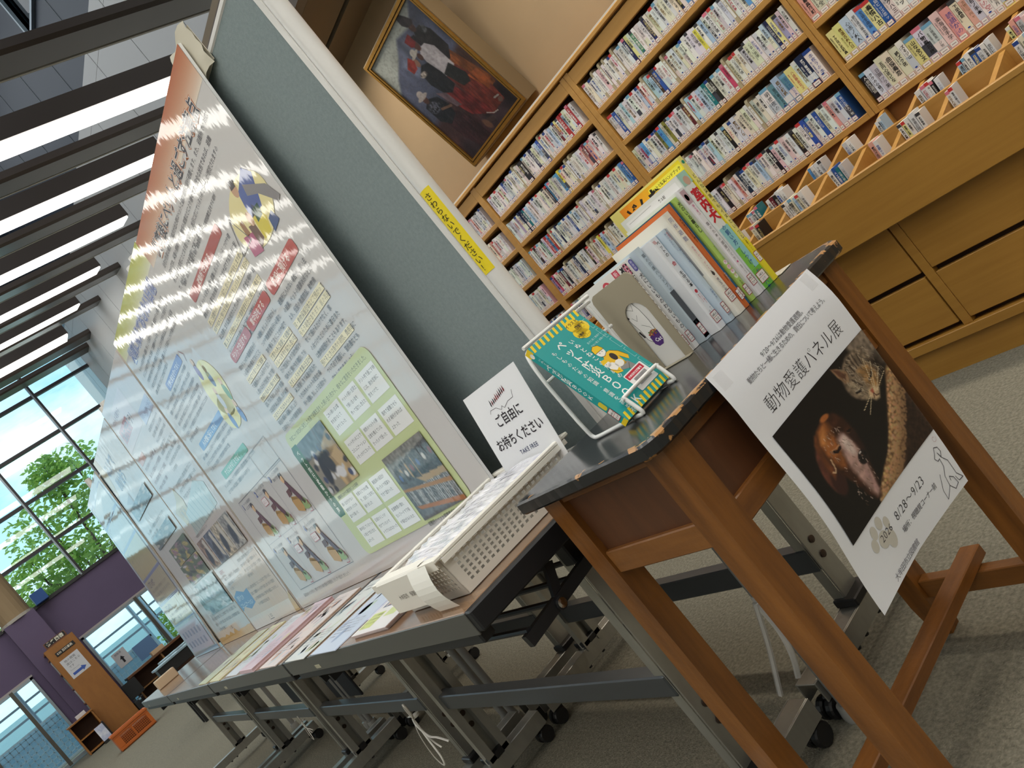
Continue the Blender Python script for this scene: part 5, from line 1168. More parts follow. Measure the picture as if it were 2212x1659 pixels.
def tagl(p, w, a, b, v=.012, hh=.021):
    m0 = min(.0015, w * .08); p.layer(); p.rect(m0, v, w - m0, v + hh, (160, 46, 56), r=min(.0018, w * .14)); p.layer(); p.rect(m0 + .0012, v + .0012, w - m0 - .0012, v + hh - .0012, (238, 234, 230)); p.layer()
    p.line([(m0, v + hh * .5), (w - m0, v + hh * .5)], .0006, (160, 46, 56)); s = min(.0062, w * .34); p.text(a, w / 2, v + hh * .6, s * .95, (50, 46, 50), align='c', bold=.02, sx=.85); p.text(b, w / 2, v + hh * .16, s * .9, (50, 46, 50), align='c', bold=.01)
K = (34, 30, 34)
def neko(p, w, h):
    p.rect(w * .15, h * .86, w * .85, h * .985, (204, 92, 128), r=w * .3); p.layer(); p.text('新装版', w / 2, h * .972, w * .42, (248, 236, 240), vert=True)
    p.text('猫にいいものわるいもの', w / 2, h * .83, min(w * .86, h * .052), K, vert=True, bold=.01, res=2, sp=1.1); p.text('臼井', w / 2, h * .20, w * .3, K, vert=True); tagl(p, w, '645.7', 'ネコ')
def inu(p, w, h):
    p.rect(w * .15, h * .86, w * .85, h * .985, (98, 92, 168), r=w * .3); p.layer(); p.text('新装版', w / 2, h * .972, w * .42, (240, 238, 250), vert=True)
    p.text('犬にいいものわるいもの', w / 2, h * .83, min(w * .86, h * .052), K, vert=True, bold=.01, res=2, sp=1.1); p.text('臼井', w / 2, h * .20, w * .3, K, vert=True); tagl(p, w, '645.6', 'イヌ')
def neko_cover(p, w, h):
    p.text('ｎｅｋｏ', w * .35, h * .93, .001, K); p.ell(w * .56, h * .90, .011, .011, (204, 70, 84), 18); p.layer(); p.ell(w * .56, h * .90, .0065, .0065, (240, 236, 232), 18); p.rect(w * .78, h * .92, w * .90, h * .99, (206, 66, 90)); p.layer(); p.text('新', w * .80, h * .935, .010, (248, 236, 238))
    p.line([(w * .30, h * .87), (w * .33, h * .9)], .002, K); p.text('猫', w * .94, h * .86, .026, K, bold=.03)
    # white cat eating from a purple bowl
    o = [(.50, .70), (.47, .62), (.49, .52), (.53, .42), (.545, .30), (.60, .26), (.72, .27), (.78, .34), (.79, .45), (.77, .58), (.72, .67), (.64, .73), (.56, .74)]
    p.poly([(w * a, h * b) for a, b in o], (244, 242, 238)); p.layer(); p.line([(w * a, h * b) for a, b in o + o[:1]], .0009, (60, 54, 56)); p.line([(w * .52, h * .66), (w * .66, h * .60), (w * .70, h * .66)], .0007, (110, 104, 104)); p.line([(w * .55, h * .55), (w * .60, h * .5), (w * .66, h * .55)], .0007, (110, 104, 104)); p.line([(w * .62, h * .45), (w * .72, h * .40), (w * .78, h * .30)], .0007, (110, 104, 104))
    p.line([(w * .47, h * .60), (w * .50, h * .56)], .003, K); p.line([(w * .50, h * .40), (w * .52, h * .34)], .0036, K); p.layer()
    p.poly([(w * .60, h * .315), (w * .80, h * .345), (w * .79, h * .245), (w * .74, h * .205), (w * .65, h * .20), (w * .60, h * .235)], (84, 44, 124)); p.poly([(w * .61, h * .315), (w * .64, h * .355), (w * .70, h * .37), (w * .77, h * .36), (w * .79, h * .342)], (156, 96, 60)); p.layer(); p.text('Cat', w * .645, h * .245, .010, (244, 240, 246), bold=.04)
    for k in range(9): p.ell(w * (.62 + .02 * k), h * (.335 + .02 * math.sin(k * 1.7)), .0018, .0018, [(180, 70, 50), (90, 130, 70), (206, 160, 90)][k % 3], 7)
def kaigo(p, w, h):
    p.rect(.0005, h * .02, w - .0005, h * .52, (72, 76, 82)); p.rect(0, 0, w, h * .2, (190, 204, 214)); p.layer(); p.text('猫の介護ハンドブック', w * .5, h * .93, w * .56, (44, 56, 70), vert=True, sp=1.15); p.text('江本宏平', w * .5, h * .21, w * .3, (60, 70, 80), vert=True); tagl(p, w, '645.7', 'ネコ', .010)
def inochi(p, w, h):
    p.text('ペットの', w * .56, h * .96, w * .40, K, vert=True, bold=.015, res=2); p.text('命', w * .56, h * .735, w * .46, (190, 60, 70), vert=True, bold=.02, res=2); p.text('を守る本', w * .56, h * .63, w * .42, K, vert=True, bold=.015, res=2); p.ell(w * .56, h * .40, w * .17, w * .17, (200, 50, 64), 14)
    for k in range(3): p.line([(w * (.12 + .12 * k), h * .975), (w * (.2 + .12 * k), h * .945)], .001, (190, 60, 60))
    p.text('もしもに備える', w * .72, h * .37, w * .15, (200, 70, 80), vert=True); p.text('救急ガイド', w * .48, h * .37, w * .17, (200, 70, 80), vert=True); p.text('サニーカミヤ', w * .66, h * .22, w * .17, K, vert=True); p.text('小沼守', w * .36, h * .2, w * .2, K, vert=True); tagl(p, w, '645.6', 'カミ', .012)
def hoken(p, w, h):
    p.text('保健所犬', w * .66, h * .965, w * .34, (196, 96, 110), vert=True); p.text('の飼い主になる前に', w * .66, h * .80, w * .33, (90, 116, 160), vert=True); p.text('知っておきたいこと', w * .26, h * .965, w * .33, (70, 100, 150), vert=True); p.text('片野ゆか', w * .5, h * .34, w * .4, (74, 104, 160), vert=True); tagl(p, w, '645.6', 'カタ', .014); p.text('新潮社', w * .5, h * .052, w * .0 + .004, (80, 80, 90), align='c')
def dohan(p, w, h):
    p.text('同伴避難', w * .48, h * .95, w * .50, (120, 126, 168), vert=True, sp=1.25, res=2); p.text('家族だから、ずっといっしょ', w * .5, h * .66, w * .26, (206, 130, 150), vert=True); p.text('児玉小枝', w * .5, h * .34, w * .34, (60, 70, 100), vert=True)
    p.ell(w * .5, h * .385, w * .16, w * .2, (80, 76, 74), 10); p.poly([(w * .4, h * .40), (w * .45, h * .42), (w * .55, h * .40)], (80, 76, 74)); tagl(p, w, '645.6', 'コダ', .024)
def dohan_cover(p, w, h):
    p.grad(.006, h * .42, w * .94, h * .90, (150, 150, 152), (196, 196, 198), 8); p.layer(); p.ell(w * .75, h * .62, .02, .016, (70, 70, 74), 16); p.ell(w * .6, h * .55, .03, .014, (206, 206, 206)); p.poly([(w * .70, h * .68), (w * .72, h * .73), (w * .77, h * .68)], (60, 60, 64))
def spine(txt, col, small, scol, a, b, s=.62, top=.95):
    def f(p, w, h):
        p.text(txt, w * .5, h * top, min(w * s, h * .60 / len(txt)), col, vert=True, bold=.015, res=2); p.text(small, w * .5, h * .31, w * .30, scol, vert=True); tagl(p, w, a, b, .014)
    return f
def green(p, w, h):
    p.text('犬のいる暮らし', w * .5, h * .955, w * .66, (36, 52, 30), vert=True, bold=.02, res=2); p.text('幸せなパートナーになる', w * .68, h * .52, w * .2, (60, 90, 40), vert=True)
    for k, cc in enumerate(((244, 236, 240), (240, 206, 216), (244, 236, 240), (226, 240, 206))): p.ell(w * .5, h * (.365 - .045 * k), w * .36, h * .02, cc, 12)
    p.layer(); p.text('犬の幸せ', w * .5, h * .385, w * .0 + .0075, (196, 80, 120), vert=True, sp=1.25); p.text('久田直子', w * .5, h * .19, w * .34, (40, 60, 30), vert=True); tagl(p, w, '645.6', 'ヒロ', .010)
def cat(p, w, h):
    p.rect(w * .1, h * .86, w * .9, h * .98, (190, 160, 170)); p.ell(w * .5, h * .915, w * .25, h * .03, (120, 96, 100), 12); p.layer(); p.text('猫も喜ぶ', w * .5, h * .85, w * .32, (206, 70, 140), vert=True); p.text('猫のための部屋づくり', w * .5, h * .68, w * .42, (70, 66, 70), vert=True, sp=1.12); p.ell(w * .5, h * .30, w * .12, w * .12, (206, 80, 130), 10); p.text('金巻とも子', w * .5, h * .27, w * .22, (100, 96, 100), vert=True); tagl(p, w, '645.7', 'カナ', .018)
def wide(p, w, h):
    p.rect(0, 0, w, h * .16, (112, 190, 70)); p.rect(0, h * .16, w, h * .52, (148, 206, 210)); p.layer(); p.rect(0, h * .161, w * .5, h * .34, (128, 200, 80)); p.rect(0, h * .9, w, h, (168, 210, 196)); p.layer(); p.ell(w * .55, h * .93, w * .3, h * .035, (206, 170, 150), 14); p.layer()
    p.text('室内犬', w * .5, h * .86, w * .84, (200, 36, 52), vert=True, bold=.05, res=2, sp=1.0); p.text('の飼い方・しつけ・お手入れ', w * .5, h * .535, w * .40, (40, 90, 150), vert=True, bold=.015, sp=.95); p.text('のすべて', w * .5, h * .155, w * .22, (190, 60, 70), vert=True); tagl(p, w, '645.6', 'シツ', .010)
def yellow(p, w, h):
    p.rect(0, 0, w, h * .33, (236, 220, 50)); p.layer(); p.text('どんな災害でもイヌといっしょ', w * .5, h * .86, w * .62, (44, 40, 20), vert=True, sp=1.2); p.ell(w * .5, h * .955, w * .25, w * .25, (40, 150, 120), 10); p.text('ペットと防災ハンドブック', w * .5, h * .38, w * .3, (90, 80, 20), vert=True); tagl(p, w, '369', 'ド', .04)
def yellow_cover(p, w, h):
    [p.rect(.028 + .0118 * k, .03, .028 + .0118 * (k + 1), h - .004, tuple(int(a + (b - a) * k / 14) for a, b in zip((240, 146, 32), (246, 226, 44)))) for k in range(15)]; p.layer(); p.rect(.112, h - .0215, .202, h - .0095, (248, 238, 80), r=.0045); p.layer(); p.text('ペットと防災ハンドブック', .116, h - .0188, .0070, (50, 44, 20), bold=.02)
    p.text('どんな', .036, h - .040, .034, (36, 28, 22), bold=.04, res=2)
book('white cat book with pink spine badge, against the cutout bookend', 1.0275, 1.0425, -1.006, .125, .1905, (236, 234, 230), neko, neko_cover)
book('white dog book with purple spine badge', 1.0428, 1.0572, -1.003, .125, .1905, (238, 236, 234), inu)
book('pale blue grey spine with dark lower block, cat care handbook', 1.0576, 1.0715, -.985, .128, .1945, (192, 206, 216), kaigo)
book('wide white spine with a red heart, pet first aid book', 1.0720, 1.0925, -.960, .128, .190, (234, 236, 240), inochi)
book('pale blue spine about rescue dogs', 1.0929, 1.1055, -.947, .13, .1905, (196, 212, 226), hoken)
book('cream spine with small cat silhouette, evacuation book', 1.1060, 1.1270, -.936, .148, .210, (238, 234, 222), dohan, dohan_cover)
book('thin orange spine, homemade dog food book', 1.1274, 1.1385, -.934, .15, .2175, (206, 108, 52), spine('犬の手づくり健康食', (60, 36, 30), '須﨑恭彦', (70, 40, 30), '645.6', 'スサ', .5, .86))
book('deep blue spine beside the orange one', 1.1389, 1.1535, -.942, .15, .2195, (30, 92, 136), spine('犬のための家庭の医学', (20, 50, 76), '野澤延行', (210, 224, 234), '645.6', 'エキ', .42, .9))
book('lime green spine about living with a dog', 1.1539, 1.1680, -.938, .15, .2200, (176, 208, 104), green)
book('white spine with a cat photograph and pink lettering', 1.1684, 1.1860, -.930, .15, .226, (232, 230, 234), cat)
book('broad spine with big red characters over aqua and green', 1.1864, 1.2145, -.927, .165, .2475, (228, 230, 226), wide, lambda p, w, h: (p.rect(.01, h * .3, w * .94, h * .97, (240, 240, 240)), p.layer(), p.text('第２版', w * .62, h * .93, .006, (60, 60, 60), bold=.03), p.line([(w * .1, h * .95), (w * .5, h * .955)], .0008, (170, 170, 170))))
book('tall thin yellow book with orange cover, last of the row', 1.2150, 1.2300, -.925, .205, .271, (236, 224, 130), yellow, yellow_cover)
BEND = mat('beige_bookend', (172, 162, 140), .4, metal=.15)
b1 = thing('bookend', 'beige steel bookend with an arched cutout, by the book stand', 'bookend', (-1.05, 1.022, DZ), 'beige steel bookends')
ox0, ox1, oz = -1.112, -.995, .1765; ix0, ix1, iz = -1.071, -1.014, .128
outer = [(ox0, 0), (ox0, oz - .012), (ox0 + .004, oz - .004), (ox0 + .012, oz), (ox1 - .012, oz), (ox1 - .004, oz - .004), (ox1, oz - .012), (ox1, 0)]
inner = [(ix1, 0)] + [((ix0 + ix1) / 2 + (ix1 - ix0) / 2 * math.cos(R(a)), iz - .0285 + .0285 * math.sin(R(a))) for a in range(0, 181, 15)] + [(ix0, 0)]
MB().prism(outer + inner, lambda u, v, t: (u, t, DZ + .0006 + v), 1.0235, 1.0262).build('bookend_plate', BEND, b1); MB().bbox(ox0, ox1, 1.0120, 1.0234, DZ + .0003, DZ + .0022, .0005).build('bookend_base', BEND, b1)
b2 = thing('bookend', 'beige steel bookend behind the tall yellow book', 'bookend', (-1.0, 1.235, DZ), 'beige steel bookends')
MB().prism([(-1.045, 0), (-1.045, .165), (-1.033, .177), (-.940, .177), (-.928, .165), (-.928, 0)], lambda u, v, t: (u, t, DZ + .0006 + v), 1.2305, 1.2330).build('bookend_plate', BEND, b2)
MB().bbox(-1.030, -.918, 1.2334, 1.272, DZ + .0003, DZ + .0022, .0006).build('bookend_base', mat('pale_bookend_base', (206, 198, 180), .4), b2)

# ---- teal book on a white wire stand
TB = Vector((-.9443, .7802, .7845)); tyaw, tt = R(93.15), R(23.5); TU = Vector((math.cos(tyaw), math.sin(tyaw), 0)); TH = Vector((math.sin(tyaw), -math.cos(tyaw), 0)); TVv = TH * -math.sin(tt) + Vector((0, 0, 1)) * math.cos(tt); TN = TH * math.cos(tt) + Vector((0, 0, 1)) * math.sin(tt)
tb = thing('pet_book', 'teal disaster book with yellow striped edges on the wire stand', 'book', TB)
TW, THh, TT = .128, .188, .0145
f3 = lambda u, v, h: tuple(TB + TU * u + TVv * v + TN * h)
TEAL = (28, 158, 158)
m = MB(); c = lin(TEAL); vs = [f3(u, v, h) for h in (-TT, 0) for (u, v) in ((0, 0), (TW, 0), (TW, THh), (0, THh))]
m.add(vs, [(4, 5, 6, 7), (3, 2, 1, 0), (0, 4, 7, 3)], c); m.build('cover', COVER, tb, colored=True)
m = MB(); vs = [f3(u, v, h) for h in (-TT + .0006, -.0006) for (u, v) in ((.001, .001), (TW - .001, .001), (TW - .001, THh - .001), (.001, THh - .001))]
m.add(vs, [(0, 1, 5, 4), (1, 2, 6, 5), (2, 3, 7, 6)]).build('pages', PAGES, tb)
YS_ = (240, 208, 40); Wt = (240, 246, 246)
p = Print(f3, step=.00008, base=.0002)
for v0, v1 in ((.175, .188), (0, .014)):
    for k in range(11): a = .002 + .0118 * k; p.poly([(a, v0), (a + .0055, v0), (a + .0095, v1), (a + .004, v1)], YS_)
p.layer()
p.text('いぬとねこのための', .066, .155, .0108, Wt, vert=True, bold=.01, sp=1.06); p.text('ペット防災ＢＯＯＫ', .045, .165, .0178, Wt, vert=True, bold=.02, res=2, sp=.99); p.text('もしものための知識・意識を高める', .0235, .158, .0096, Wt, vert=True, sp=1.02)
for (a, b, r_) in ((.098, .168, .0155), (.108, .158, .014), (.092, .152, .012), (.099, .147, .012)): p.ell(a, b, r_, r_ * .85, YS_)
p.layer(); p.text('イラスト', .083, .170, .0075, (50, 46, 30), bold=.02); p.text('図解で', .095, .159, .0075, (50, 46, 30), bold=.02); p.text('わかりやすい！', .088, .154, .0038, (50, 46, 30)); p.text('災害時', .083, .146, .0055, (50, 46, 30), bold=.02); p.text('ＳＯＳノート', .083, .140, .0045, (50, 46, 30))
for k, (a, b) in enumerate(((.082, .128), (.082, .120), (.104, .128), (.104, .120))): p.text(['愛犬と過ごす', '防災の備え', '健康チェック', '避難の方法'][k], a, b, .0042, (190, 226, 226))
for k in range(5): p.line([(.1245, .165 - .027 * k), (.1190, .165 - .027 * k), (.1190, .143 - .027 * k), (.1245, .143 - .027 * k)], .0005, (190, 226, 226))
# figure: helmeted keeper with dogs
p.poly([(.075, .062), (.092, .055), (.096, .03), (.108, .004 + .016), (.116, .018), (.106, .05), (.102, .066), (.086, .072)], (140, 142, 142)); p.poly([(.074, .092), (.082, .100), (.098, .098), (.108, .088), (.114, .072), (.108, .066), (.100, .082), (.098, .064), (.080, .066)], (238, 190, 40)); p.layer()
p.ell(.083, .106, .0095, .010, (244, 242, 236), 16); p.ell(.074, .072, .009, .011, (244, 242, 236), 14); p.ell(.070, .084, .0065, .0065, (244, 242, 236), 12); p.ell(.088, .072, .009, .007, (240, 238, 232), 14); p.ell(.092, .086, .006, .008, (44, 40, 44), 12); p.layer()
p.poly([(.072, .108), (.074, .117), (.082, .121), (.091, .117), (.094, .107)], (240, 200, 36)); p.poly([(.062, .086), (.066, .094), (.074, .093), (.076, .086)], (240, 200, 36)); p.poly([(.064, .076), (.072, .066), (.080, .068), (.078, .058), (.066, .062)], (240, 196, 40)); p.layer()
for l in ([(.074, .108), (.094, .107), (.091, .117), (.082, .121), (.074, .117), (.072, .108)], [(.075, .098), (.082, .096), (.092, .100)], [(.098, .098), (.108, .088), (.114, .072)], [(.062, .08), (.066, .07), (.075, .062)], [(.096, .03), (.108, .02)], [(.09, .054), (.10, .062)]): p.line(l, .0007, (40, 46, 46))
p.ell(.080, .1045, .0008, .001, (30, 30, 30), 6); p.ell(.0865, .1045, .0008, .001, (30, 30, 30), 6); p.ell(.068, .084, .0007, .0009, (30, 30, 30), 6); p.layer()
p.rect(.066, .0155, .116, .052, (236, 236, 236), r=.002); p.layer(); p.rect(.068, .040, .112, .050, (196, 40, 66)); p.layer(); p.text('大牟田市立図書館', .0715, .0425, .0046, (248, 240, 242), bold=.02)
qq = random.Random(3); a = .076
while a < .108: w_ = qq.choice([.0006, .0009, .0013]); p.rect(a, .023, a + w_, .038, (40, 40, 44)); a += w_ + qq.choice([.0006, .001])
p.build('cover_print', COVER, tb)
p = Print(lambda u, v, h: tuple(TB + TU * (-h) + TVv * v + TN * (-TT + u)), step=.00008, base=.0002)
p.rect(0, .176, TT, .188, YS_); p.rect(0, 0, TT, .008, YS_); p.layer(); p.ell(TT / 2, .176, .004, .005, (240, 236, 230), 10); p.ell(TT / 2, .181, .004, .003, YS_, 8); p.text('いぬとねこのための', TT * .72, .166, .0052, Wt, vert=True); p.text('ペット防災ＢＯＯＫ', TT * .5, .150, .0098, Wt, vert=True, bold=.02); p.rect(TT * .2, .036, TT * .8, .052, (226, 206, 60), r=.003); tagl(p, TT, '645.6', 'ツナ', .012, .022); p.build('spine_print', COVER, tb)
WIRE = mat('white_coated_wire', (232, 232, 230), .25, coat=.4)
st = thing('book_stand', 'white wire book stand holding the teal book', 'book stand', (-1.0, .85, DZ)); r0 = .0034; zb = DZ + r0 + .0004
def wire(name, pts): MB().tube(smooth(pts, 4), r0, 10).build(name, WIRE, st, smooth=True)
bk_ = lambda u, v, h: Vector(f3(u, v, h))
lowl, lowr = bk_(.022, -.0045, .004), bk_(.118, -.0045, .004)
wire('front_lip', [Vector((-.955, lowl.y - .0, zb)), Vector((lowl.x + .006, lowl.y, zb)), bk_(.022, .006, .010), bk_(.022, .022, .010), bk_(.026, .0265, .0095), bk_(.113, .0265, .0095), bk_(.118, .022, .010), bk_(.118, .006, .010), Vector((lowr.x + .006, lowr.y, zb)), Vector((-.955, lowr.y, zb))])
yl, yr = bk_(.022, 0, 0).y, bk_(.118, 0, 0).y; zt1, zt2 = .951, .893
wire('base_wire', [Vector((-.958, yl, zb)), Vector((-1.0, yl, zb)), Vector((-1.050, yl, zb)), Vector((-1.064, yl, zb + .004)), Vector((-1.068, yl, zb + .02)), Vector((-1.076, yl + .004, DZ + .06)), Vector((-1.086, yl + .010, DZ + .12)), Vector((-1.092, yl + .018, zt1 - .012)), Vector((-1.093, yl + .028, zt1)), Vector((-1.094, yl + .06, zt1)), Vector((-1.096, .93, zt1)), Vector((-1.098, 1.008, zt1 - .001))])
wire('base_wire', [Vector((-.958, yr, zb)), Vector((-.985, yr, zb)), Vector((-1.0, yr + .02, zb)), Vector((-1.04, .985, zb)), Vector((-1.064, .992, zb + .003)), Vector((-1.070, .992, zb + .02)), Vector((-1.084, .992, DZ + .09)), Vector((-1.092, .992, zt1 - .012)), Vector((-1.094, .992, zt1 - .0085))])
MB().tube([(-1.088, yl + .012, zt2), (-1.090, 1.006, zt2)], r0, 8).build('cross_wire', WIRE, st, smooth=True); MB().tube([(-1.088, yl + .02, zt1 + .009), (-1.0905, 1.006, zt1 + .008)], r0, 8).build('cross_wire', WIRE, st, smooth=True)
MB().tube([bk_(.022, .003, -TT - .0045), bk_(.118, .003, -TT - .0045)], r0, 8).build('cross_wire', WIRE, st, smooth=True)

# ---- event poster hanging from the front edge of the desk
po = thing('event_poster', 'white event poster with sleeping dog and cat photograph hanging off the desk', 'poster', (-.80, .98, .36))
PW, PH = .318, .425
def pm(u, v, h=0):
    """u 0..1 along +y, v 1 at the top"""
    s = 1 - v
    x = -.8095 + .010 * math.sin(min(1, s * 6) * math.pi / 2) - .038 * s * s + .0045 * math.sin(6.5 * s + .8) * (u - .45) * 1.6
    x += .012 * max(0, (s - .72) / .28) ** 2 * max(0, (.45 - u) / .45)
    y = .823 + PW * u + .026 * s * u - .003 * math.sin(7 * s)
    z = .7770 - PH * s * (.985 + .055 * u) + .004 * math.sin(3.1 * u) * s
    return (x + h, y, z)
MB().grid(lambda u, v: pm(u, v, 0), 18, 26).build('poster_sheet', mat('poster_paper', (238, 240, 246), .45, spec=.4), po, smooth=True)
p = Print(lambda u, v, h: pm(u, v, h), step=.00008, base=.0005)
A = PW / PH    # keep letters square: u is in widths
def ptx(st, u, v, size, rgb, al='l', sp=1.0, bold=0.0, res=2): p.text(st, u, v, size / PW, rgb, align=al, sp=sp, bold=bold, res=res, dv=A)
ptx('9/20〜9/26は動物愛護週間。', .545, .908, .0104, (96, 96, 104), 'c'); ptx('動物たちと一緒に生きるための、責任について考えよう。', .545, .880, .0104, (96, 96, 104), 'c', sp=.9)
ptx('動物愛護パネル展', .155, .760, .0285, (26, 22, 28), sp=1.02, bold=-.014)
ptx('8/28〜9/23', .405, .142, .0205, (30, 26, 34), sp=1.02, bold=-.014); ptx('場所：視聴覚コーナー前', .405, .091, .0112, (70, 66, 76), sp=.95); ptx('大牟田市立図書館', .19, .016, .0118, (120, 118, 128), sp=.92)
pg = (206, 202, 192); e_ = lambda a, b, c_, d_, g=0: p.ell(a, b, c_, d_ * A, pg, 18, g)
e_(.265, .150, .042, .040); e_(.315, .125, .035, .045, 20); e_(.19, .165, .026, .032); e_(.225, .198, .025, .033); e_(.285, .205, .026, .032); e_(.335, .18, .022, .03); p.layer()
ptx('2026', .245, .143, .0165, (44, 40, 48), bold=-.006)
dl = [(.905, .150), (.885, .148), (.872, .165), (.892, .176), (.912, .196), (.940, .186), (.945, .166), (.925, .150), (.915, .172), (.922, .150), (.952, .120), (.955, .060), (.985, .030), (.945, .032), (.935, .055)]; p.line(dl, .0030, (60, 56, 64))
p.line([(.905, .150), (.9, .118), (.868, .09), (.862, .05), (.89, .022), (.93, .03), (.92, .06), (.895, .075), (.89, .06)], .0030, (60, 56, 64)); p.line([(.862, .05), (.80, .02), (.80, .06), (.84, .11)], .0026, (60, 56, 64))
for k in range(14): a0, a1 = k * 26, (k + 1) * 26; p.line([(.955 + (.006 + .0011 * k) * math.cos(R(a0)), .218 + (.006 + .0011 * k) * A * math.sin(R(a0))), (.955 + (.006 + .0011 * (k + 1)) * math.cos(R(a1)), .218 + (.006 + .0011 * (k + 1)) * A * math.sin(R(a1)))], .0018, (206, 178, 184))
p.build('poster_print', INK, po)
for (u, v) in ((.06, .955), (.93, .965)): MB().grid(lambda a, b, u=u, v=v: pm(u - .035 + .07 * a, v - .03 + .06 * b, .0009), 2, 2).build('clear_tape', mat('clear_tape', (226, 226, 226), .12, alpha=.22, spec=.8), po)
c = Canvas(190, 150, (20, 16, 15))
# rug
c.poly([(.30, 1.05), (.36, .93), (.47, .86), (.58, .80), (.68, .70), (.78, .58), (.88, .46), (.96, .36), (1.02, .32), (1.02, 1.02)], (150, 112, 76), .02, .35, (70, 60))
c.poly([(.45, 1.05), (.60, .97), (.76, .82), (.90, .64), (1.02, .50), (1.02, 1.1)], (48, 32, 24), .09, .3, (60, 50))
r_ = np.random.default_rng(9)
for k in range(520):
    t = r_.random(); bx = .33 + .67 * t; by = .97 - .63 * t + .05 * math.sin(3.1 * t); o = r_.random() ** .8; x = bx + .16 * o * .5; y = by + .17 * o; f = 1 - o
    c.ell(x, y, .010, .011, (140 + 96 * f * r_.uniform(.6, 1), 106 + 86 * f * r_.uniform(.6, 1), 74 + 66 * f * r_.uniform(.6, 1)), r_.uniform(0, 90), .8, op=.8)
# dog: head seen from the front, muzzle resting on the rug
c.ell(.17, .50, .075, .19, (92, 52, 40), 8, .2, .25, (20, 30)); c.ell(.16, .62, .05, .10, (58, 32, 28), 0, .3)
c.poly([(.185, .30), (.235, .235), (.33, .215), (.42, .24), (.46, .33), (.47, .46), (.455, .60), (.42, .74), (.40, .88), (.36, .955), (.32, .955), (.285, .88), (.25, .74), (.205, .60), (.18, .45)], (62, 34, 22), .02, .25, (26, 26))
c.poly([(.205, .30), (.25, .245), (.335, .225), (.345, .30), (.32, .40), (.30, .52), (.265, .60), (.225, .56), (.20, .44)], (148, 88, 44), .035, .18, (24, 24)); c.poly([(.215, .33), (.24, .28), (.30, .255), (.28, .33), (.24, .38)], (188, 122, 66), .03, .12)
c.poly([(.325, .40), (.375, .385), (.41, .45), (.425, .56), (.415, .70), (.395, .83), (.365, .94), (.335, .945), (.315, .87), (.295, .74), (.285, .62), (.30, .52)], (178, 142, 132), .03, .16, (22, 30))
c.poly([(.345, .43), (.385, .42), (.40, .52), (.385, .60), (.35, .58), (.335, .50)], (218, 196, 186), .03, .12, (20, 20)); c.poly([(.345, .74), (.38, .72), (.375, .92), (.345, .93)], (196, 154, 146), .02, .2, (30, 30))
c.poly([(.41, .44), (.47, .46), (.46, .62), (.42, .74), (.40, .88), (.385, .90), (.41, .72), (.42, .58)], (44, 26, 22), .03, .2)
c.ell(.405, .655, .042, .052, (34, 26, 26), -10, .2); c.ell(.392, .66, .012, .02, (12, 9, 10), 0, .3); c.stroke([(.398, .615), (.412, .612)], .005, (236, 226, 220), .8); c.ell(.435, .65, .01, .018, (12, 9, 10), 0, .3)
c.stroke([(.255, .44), (.28, .465), (.31, .46)], .009, (30, 16, 14)); c.stroke([(.25, .425), (.285, .44), (.315, .44)], .004, (206, 152, 110), .7); c.stroke([(.42, .43), (.45, .44)], .006, (20, 12, 12))
c.poly([(.175, .29), (.215, .245), (.235, .255), (.20, .33), (.185, .44), (.175, .56), (.15, .58), (.145, .46)], (112, 64, 36), .02, .2); c.stroke([(.165, .53), (.18, .55), (.195, .53), (.205, .46)], .005, (226, 190, 150), .8)
c.ell(.35, .222, .04, .022, (176, 104, 52), 8, .5)
# cat: grey tabby asleep with its chin on the rug
c.poly([(.80, -.02), (1.02, -.02), (1.02, .34), (.90, .30), (.82, .18)], (120, 106, 92), .04, .35, (50, 40))
c.ell(.76, .245, .155, .175, (118, 100, 82), 18, .12, .25, (46, 46)); c.ell(.80, .15, .12, .10, (134, 116, 96), 10, .3, .3, (50, 40))
c.poly([(.60, .02), (.645, .055), (.70, .13), (.665, .20), (.635, .19), (.61, .11)], (150, 116, 86), .01, .15); c.poly([(.612, .035), (.645, .07), (.675, .14), (.65, .17), (.625, .11)], (96, 62, 46), .012, .1)
c.poly([(.64, .21), (.70, .20), (.74, .27), (.755, .36), (.735, .42), (.69, .40), (.645, .31)], (150, 132, 108), .03, .2, (40, 40)); c.poly([(.76, .19), (.86, .20), (.90, .30), (.86, .40), (.78, .41)], (164, 124, 78), .04, .25, (40, 40)); c.poly([(.88, .20), (.96, .22), (1.0, .34), (.93, .36)], (40, 30, 24), .05, .2)
c.poly([(.735, .36), (.80, .36), (.83, .42), (.79, .475), (.75, .465), (.725, .42)], (206, 176, 138), .02, .15); c.poly([(.755, .375), (.785, .375), (.775, .41), (.76, .41)], (176, 92, 70), .008); c.stroke([(.768, .41), (.775, .44), (.80, .45)], .004, (90, 56, 44)); c.stroke([(.768, .41), (.75, .44)], .004, (90, 56, 44))
c.stroke([(.655, .30), (.69, .315), (.715, .305)], .007, (34, 26, 22)); c.stroke([(.80, .315), (.84, .30), (.865, .275)], .007, (40, 28, 22)); c.stroke([(.66, .29), (.69, .30)], .003, (206, 196, 180), .7)
for (a, b) in (((.70, .10), (.715, .19)), ((.735, .08), (.745, .18)), ((.77, .07), (.775, .17)), ((.805, .08), (.80, .17)), ((.69, .21), (.73, .30)), ((.84, .10), (.83, .18))): c.stroke([a, b], .007, (58, 46, 38), .75)
for k in range(150): c.fur((.64, .06, .95, .34), 1, .03, .0022, (70, 58, 48), (214, 196, 170), 78, 40)
for (a, b) in (((.80, .42), (.93, .30)), ((.80, .42), (.95, .36)), ((.79, .41), (.90, .22)), ((.74, .40), (.62, .44)), ((.74, .41), (.64, .50)), ((.79, .40), (.86, .16))): c.stroke([a, b], .0022, (232, 210, 170), .9)
